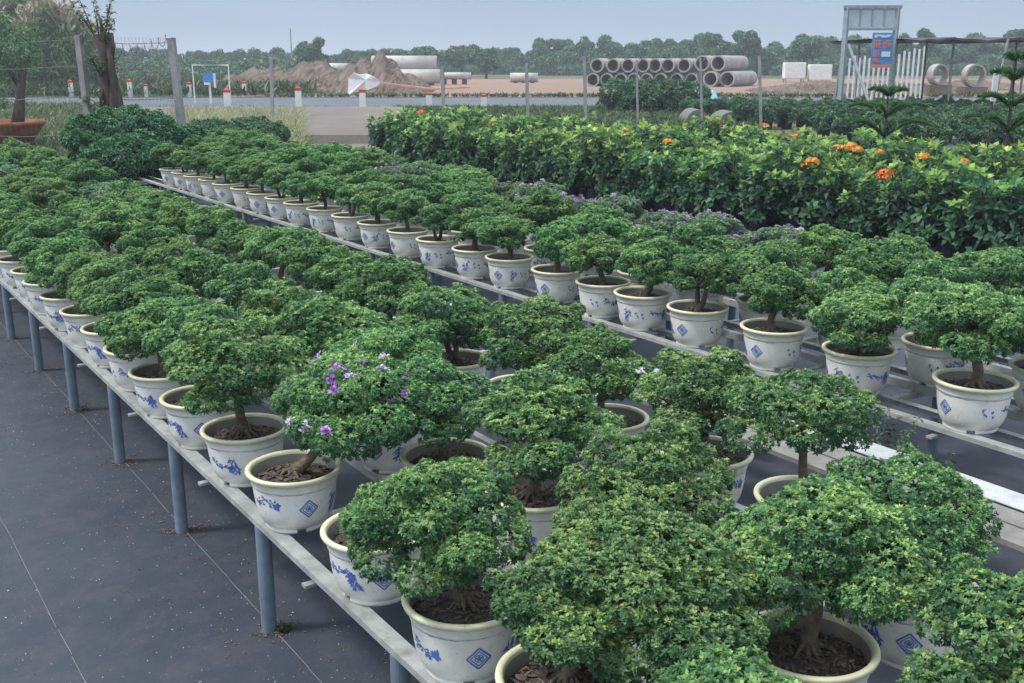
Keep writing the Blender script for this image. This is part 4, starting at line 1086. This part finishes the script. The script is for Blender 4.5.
word(s, .08, .48, .33, .20, 'sign_orange', 3); word(s, .55, .95, .33, .20, 'sign_orange', 3)
word(s, .1, .9, .10, .06, 'sign_white', 7); word(s, .10, .42, .60, .18, 'sign_orange', 3); word(s, .10, .45, .80, .08, 'sign_orange', 4)
mb = MB(); mb.box((cxn+w*.2, -.034, czn-hgt*.12), (w*.42, .02, hgt*.15)); mb.build('white_patch', M['sign_white'], s)
# picket gate
D = 60; K = D/1086; c = site(lat(885, D), D); zz = lambda y: H-(y-62)*K
t = thing('picket_gate', 'tall pale steel picket gate behind the sign gantry', 'gate', c, FACE)
for i in range(17):
    px = 845+i*4.9; mb = MB(); top_y = 56 - max(0, i-8)*1.2 + (2 if i % 2 else 0)
    mb.box(((px-885)*K, 0, (zz(top_y))/2), (.10, .05, zz(top_y))); mb.build('picket', M['white_paint'], t)
for y in (60, 84): mb = MB(); mb.box((0, .06, zz(y)), (84*K, .05, .07)); mb.build('rail', M['post_concrete'], t)
# net shelter
t = thing('net_shelter', 'flat black shade net shelter on thin grey posts at the right edge', 'shelter', site(lat(960, 44), 44), FACE)
K = 44/1086; zr = H+(62-40)*K
mb = MB(); nx = 24; g = random.Random(9); vs = []
for j in (0, 1, 2, 3):
    for i in range(nx+1):
        vs.append(((-66+i*8)*K, -1+j*3.5, zr+ (.10 if j else 0) + g.uniform(-.04, .03) - .035*math.sin(i*.8)))
m_ = len(vs); vs += [(v[0], v[1], v[2]-.06-g.uniform(0, .05)) for v in vs]
fs = []
for j in range(3):
    for i in range(nx): a = j*(nx+1)+i; fs += [(a, a+1, a+nx+2, a+nx+1), (m_+a+nx+1, m_+a+nx+2, m_+a+1, m_+a)]
for i in range(nx): fs += [(i, m_+i, m_+i+1, i+1)]
mb.add(vs, fs); mb.build('net_roof', M['net'], t)
for i, (px, y) in enumerate([(905, 6), (930, 4), (952, 0), (972, 5), (992, -1), (1024, 0), (1060, 4)]):
    mb = MB(); mb.tube([((px-960)*K-(.25 if i == 4 else 0), y, 0), ((px-960)*K+(.1 if i == 4 else 0), y, zr)], .05, 6); mb.build('post', M['post_concrete'], t)

# ------------------------------------------------------------------ low potted plants, right background
LV = [bush_mesh(700+i, .36, .62, 300, 'low_plant', .085, 6, 9) for i in range(4)]
mb = MB(); mb.lathe([(.13, 0), (.16, .22), (.165, .25), (.15, .25), (.14, .2), (0, .19)], 14); LPOT = mb.mesh('pot', M['black_bag'], True)
kk = 0
rowsD = [(45, 690, 1050), (43.8, 700, 1050), (38.5, 745, 1050), (37.2, 770, 1050), (32, 830, 1050), (30.8, 850, 1050), (26.5, 915, 1050)]
words = ['farthest', 'second farthest', 'third farthest', 'middle', 'third nearest', 'second nearest', 'nearest']
for r_, (D, a, b) in enumerate(rowsD):
    px = a; k = 0
    while px < b:
        p = site(lat(px, D), D+random.uniform(-.15, .15), .005)
        t = thing('potted_shrub', 'low plant behind the shrub block, %s from left, %s row' % (ORD[min(k, 37)], words[r_]), 'plant', p, random.uniform(0, 6.28), 'low potted plants behind the shrub block')
        link('pot', LPOT, t, sc=1.3); link('foliage', LV[random.randrange(4)], t, (0, 0, .16), sc=random.uniform(.92, 1.15)); k += 1; kk += 1
        px += .72/D*1086
print('low', kk)
# clipped hedge bush and culvert slabs
for i, (px, rx) in enumerate([(622, 1.0), (645, 1.1), (668, 1.1), (690, 1.0)]):
    D = 48; p = at(px, 84+(i % 2), D); bush((p.x, p.y, 0), rx, p.z*1.12, 'broad green bush below the pipe stack, %s from the left' % ORD[i], 720+i, 'low_plant', 750, .15, 'bushes below the pipe stack')
for px, y0, y1, w, lab in ((698, 108, 120, 26, 'half-round grey concrete culvert on the ground, left one'), (732, 110, 121, 30, 'half-round grey concrete culvert on the ground, right one')):
    D = 40; K = D/1086; p = site(lat(px, D), D)
    m = MB(); hw = w/2*K; h = H-(y0-62)*K; arc = [(hw*math.cos(a), h*math.sin(a)) for a in [math.pi*k/12 for k in range(13)]]
    vs = [(x, -.6, z) for x, z in arc] + [(x, 1.2, z) for x, z in arc]; m.add(vs, [(i, i+1, i+14, i+13) for i in range(12)] + [tuple(range(12, -1, -1)), tuple(range(13, 26))])
    tag(m.build('concrete_culvert', M['culvert'], None, loc=p, rz=FACE), lab, 'culvert', 'concrete culverts')

# young norfolk pines
def pine(px, D, tiers, label, seed, base_tier):
    g = np.random.default_rng(seed); p = site(lat(px, D), D); t = thing('young_pine', label, 'tree', p, g.uniform(0, 1), None)
    top = max(z for z, _ in tiers); mb = MB(); mb.tube([(0, 0, 0), (.01, 0, top*.6), (0, 0, top)], [.03, .022, .01], 8); mb.build('trunk', M['bark2'], t)
    C = []; A = []; mb = MB()
    for z, l in tiers:
        for i in range(6):
            a = i*math.pi/3 + z*2; d = Vector((math.cos(a), math.sin(a), 0)); L0 = l*g.uniform(.85, 1.1)
            P = [Vector((0, 0, z)) + d*L0*f + Vector((0, 0, l*(.38*math.sin(f*2.2)-.05*f))) for f in np.linspace(0, 1, 6)]
            mb.tube(P, [.022, .026, .026, .024, .018, .008], 6)
            for f in np.linspace(.06, 1, 22):
                q = Vector((0, 0, z)) + d*L0*f + Vector((0, 0, l*(.38*math.sin(f*2.2)-.05*f))); C.append(q); A.append(d*.9+Vector((0, 0, .3)))
    mb.build('branch', M['arau'], t)
    link('foliage', leaves_mesh('foliage', C, A, 14, .055, .013, g.uniform(.2, .8, len(C)), M['arau'], (25, 80), curl=-.2, seed=seed), t)
pine(891, 15.5, [(1.50, .52), (1.80, .26), (1.22, .66)], 'young tiered pine rising from the shrub block under the gantry', 1, 0)
pine(1016, 13.5, [(1.72, .42), (2.05, .3), (1.42, .55), (2.3, .12)], 'young tiered pine at the right edge of the photo', 2, 0)
D = 14.2; c = site(lat(997, D), D); t = thing('label_stake', 'thin stake with a white plate beside the right-edge young pine', 'stake', c, FACE)
mb = MB(); mb.tube([(0, 0, 0), (0, 0, 1.8)], .014, 6); mb.build('stick', M['bark2'], t)
mb = MB(); mb.box((0, -.02, 1.97), (.07, .02, .42)); mb.build('plate', M['white_paint'], t)

# ------------------------------------------------------------------ far-off wood and single trees
def far_wood(px0, px1, D, ytop, n, seed, amp=1.0, z0=0):
    g = np.random.default_rng(seed); lobes = []; L0, L1 = lat(px0, D), lat(px1, D); m = int((L1-L0)/.8)
    for i in range(m):
        x = L0+(L1-L0)*(i+g.uniform(-.4, .4))/m; h = H+(62-ytop)/1086*D; h *= (.86+.07*math.sin(i*.21)+.05*math.sin(i*.53+1))*g.uniform(.84, 1.10)
        for k in range(4):
            lr = g.uniform(.45, 1.35)*(1+.25*k); lobes.append((x+g.normal(0, .8), g.uniform(0, 6)-k*1.5, h-lr*.6-k*h*.24, lr, lr*g.uniform(.6, .95)))
    P, nr = lobes_points(lobes, n, g, low=-.5, deep=.7)
    keep = P[:, 2] > .1; P, nr = P[keep], nr[keep]
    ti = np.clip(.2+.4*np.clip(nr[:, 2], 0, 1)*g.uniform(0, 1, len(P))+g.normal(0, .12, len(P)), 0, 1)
    me = leaves_mesh('far_wood', P, nr+g.normal(0, .5, nr.shape), 5, .60, .24, ti, M['wood'], seed=seed)
    o = struct(link('far_wood', me, None, site(0, D), FACE), 'stuff')
    return o
# local frame of the wood: x along rt, y along fw
far_wood(100, 560, 205, 50, 30000, 51)
far_wood(540, 1080, 190, 38, 52000, 52)
far_wood(-100, 330, 150, 59, 16000, 53)
def tree(px, ytop, D, rx, label, seed):
    h = H+(62-ytop)/1086*D; g = random.Random(seed); p = site(lat(px, D), D)
    t = thing('broadleaf_tree', label, 'tree', p, 0, 'taller trees on the skyline')
    mb = MB(); mb.tube([(0, 0, 0), (.1, 0, h*.4), (0, 0, h*.85)], [.22, .16, .05], 8)
    lob = []
    for i in range(9):
        a = i*2.4; r = rx*g.uniform(.1, .75); z = h*g.uniform(.5, .93); lr = rx*g.uniform(.22, .42); lob.append((r*math.cos(a), r*math.sin(a), z-lr*.4, lr, lr*.8))
        mb.tube([(0, 0, h*.4), (r*math.cos(a), r*math.sin(a), z)], [.08, .03], 5)
    mb.build('trunk', M['bark2'], t)
    gn = np.random.default_rng(seed); P, nr = lobes_points(lob, 420, gn, low=-.9)
    link('crown', leaves_mesh('crown', P, nr+gn.normal(0, .4, nr.shape), 5, .5, .3, gn.uniform(.1, .6, len(P)), M['wood'], seed=seed), t)
for i, (px, yt, D, rx) in enumerate([(310, 38, 150, 2.6), (428, 42, 175, 3.2), (462, 46, 175, 3.0), (486, 51, 150, 3.0), (715, 32, 170, 3.0), (742, 30, 170, 2.4), (757, 36, 172, 2.6), (804, 33, 168, 2.8), (812, 38, 160, 2.6), (903, 29, 165, 1.8), (924, 29, 165, 1.8), (1016, 31, 160, 2.4)]):
    tree(px, yt, D, rx, 'skyline tree taller than the wood around it, %s from the left' % ORD[i], 800+i)
p = site(lat(292, 170), 170); t = thing('utility_pole', 'thin grey pole on the skyline left of centre', 'pole', p); mb = MB(); mb.tube([(0, 0, 0), (0, 0, H+32/1086*170)], [.14, .09], 6); mb.build('shaft', M['post_concrete'], t)

# ------------------------------------------------------------------ thin humid haze over the whole site
m = bpy.data.materials.new('haze'); m.use_nodes = True; nt = m.node_tree
nt.nodes.remove(nt.nodes['Principled BSDF']); pv = nt.nodes.new('ShaderNodeVolumePrincipled')
pv.inputs['Color'].default_value = (.80, .88, .97, 1); pv.inputs['Density'].default_value = .0011; pv.inputs['Anisotropy'].default_value = .1
nt.links.new(pv.outputs[0], nt.nodes['Material Output'].inputs['Volume'])
mb = MB(); mb.box((0, 0, 7.5), (2400, 3200, 17)); h = mb.build('haze', m, None, loc=site(0, 600)); struct(h, 'stuff'); h.rotation_euler = (0, 0, FACE)
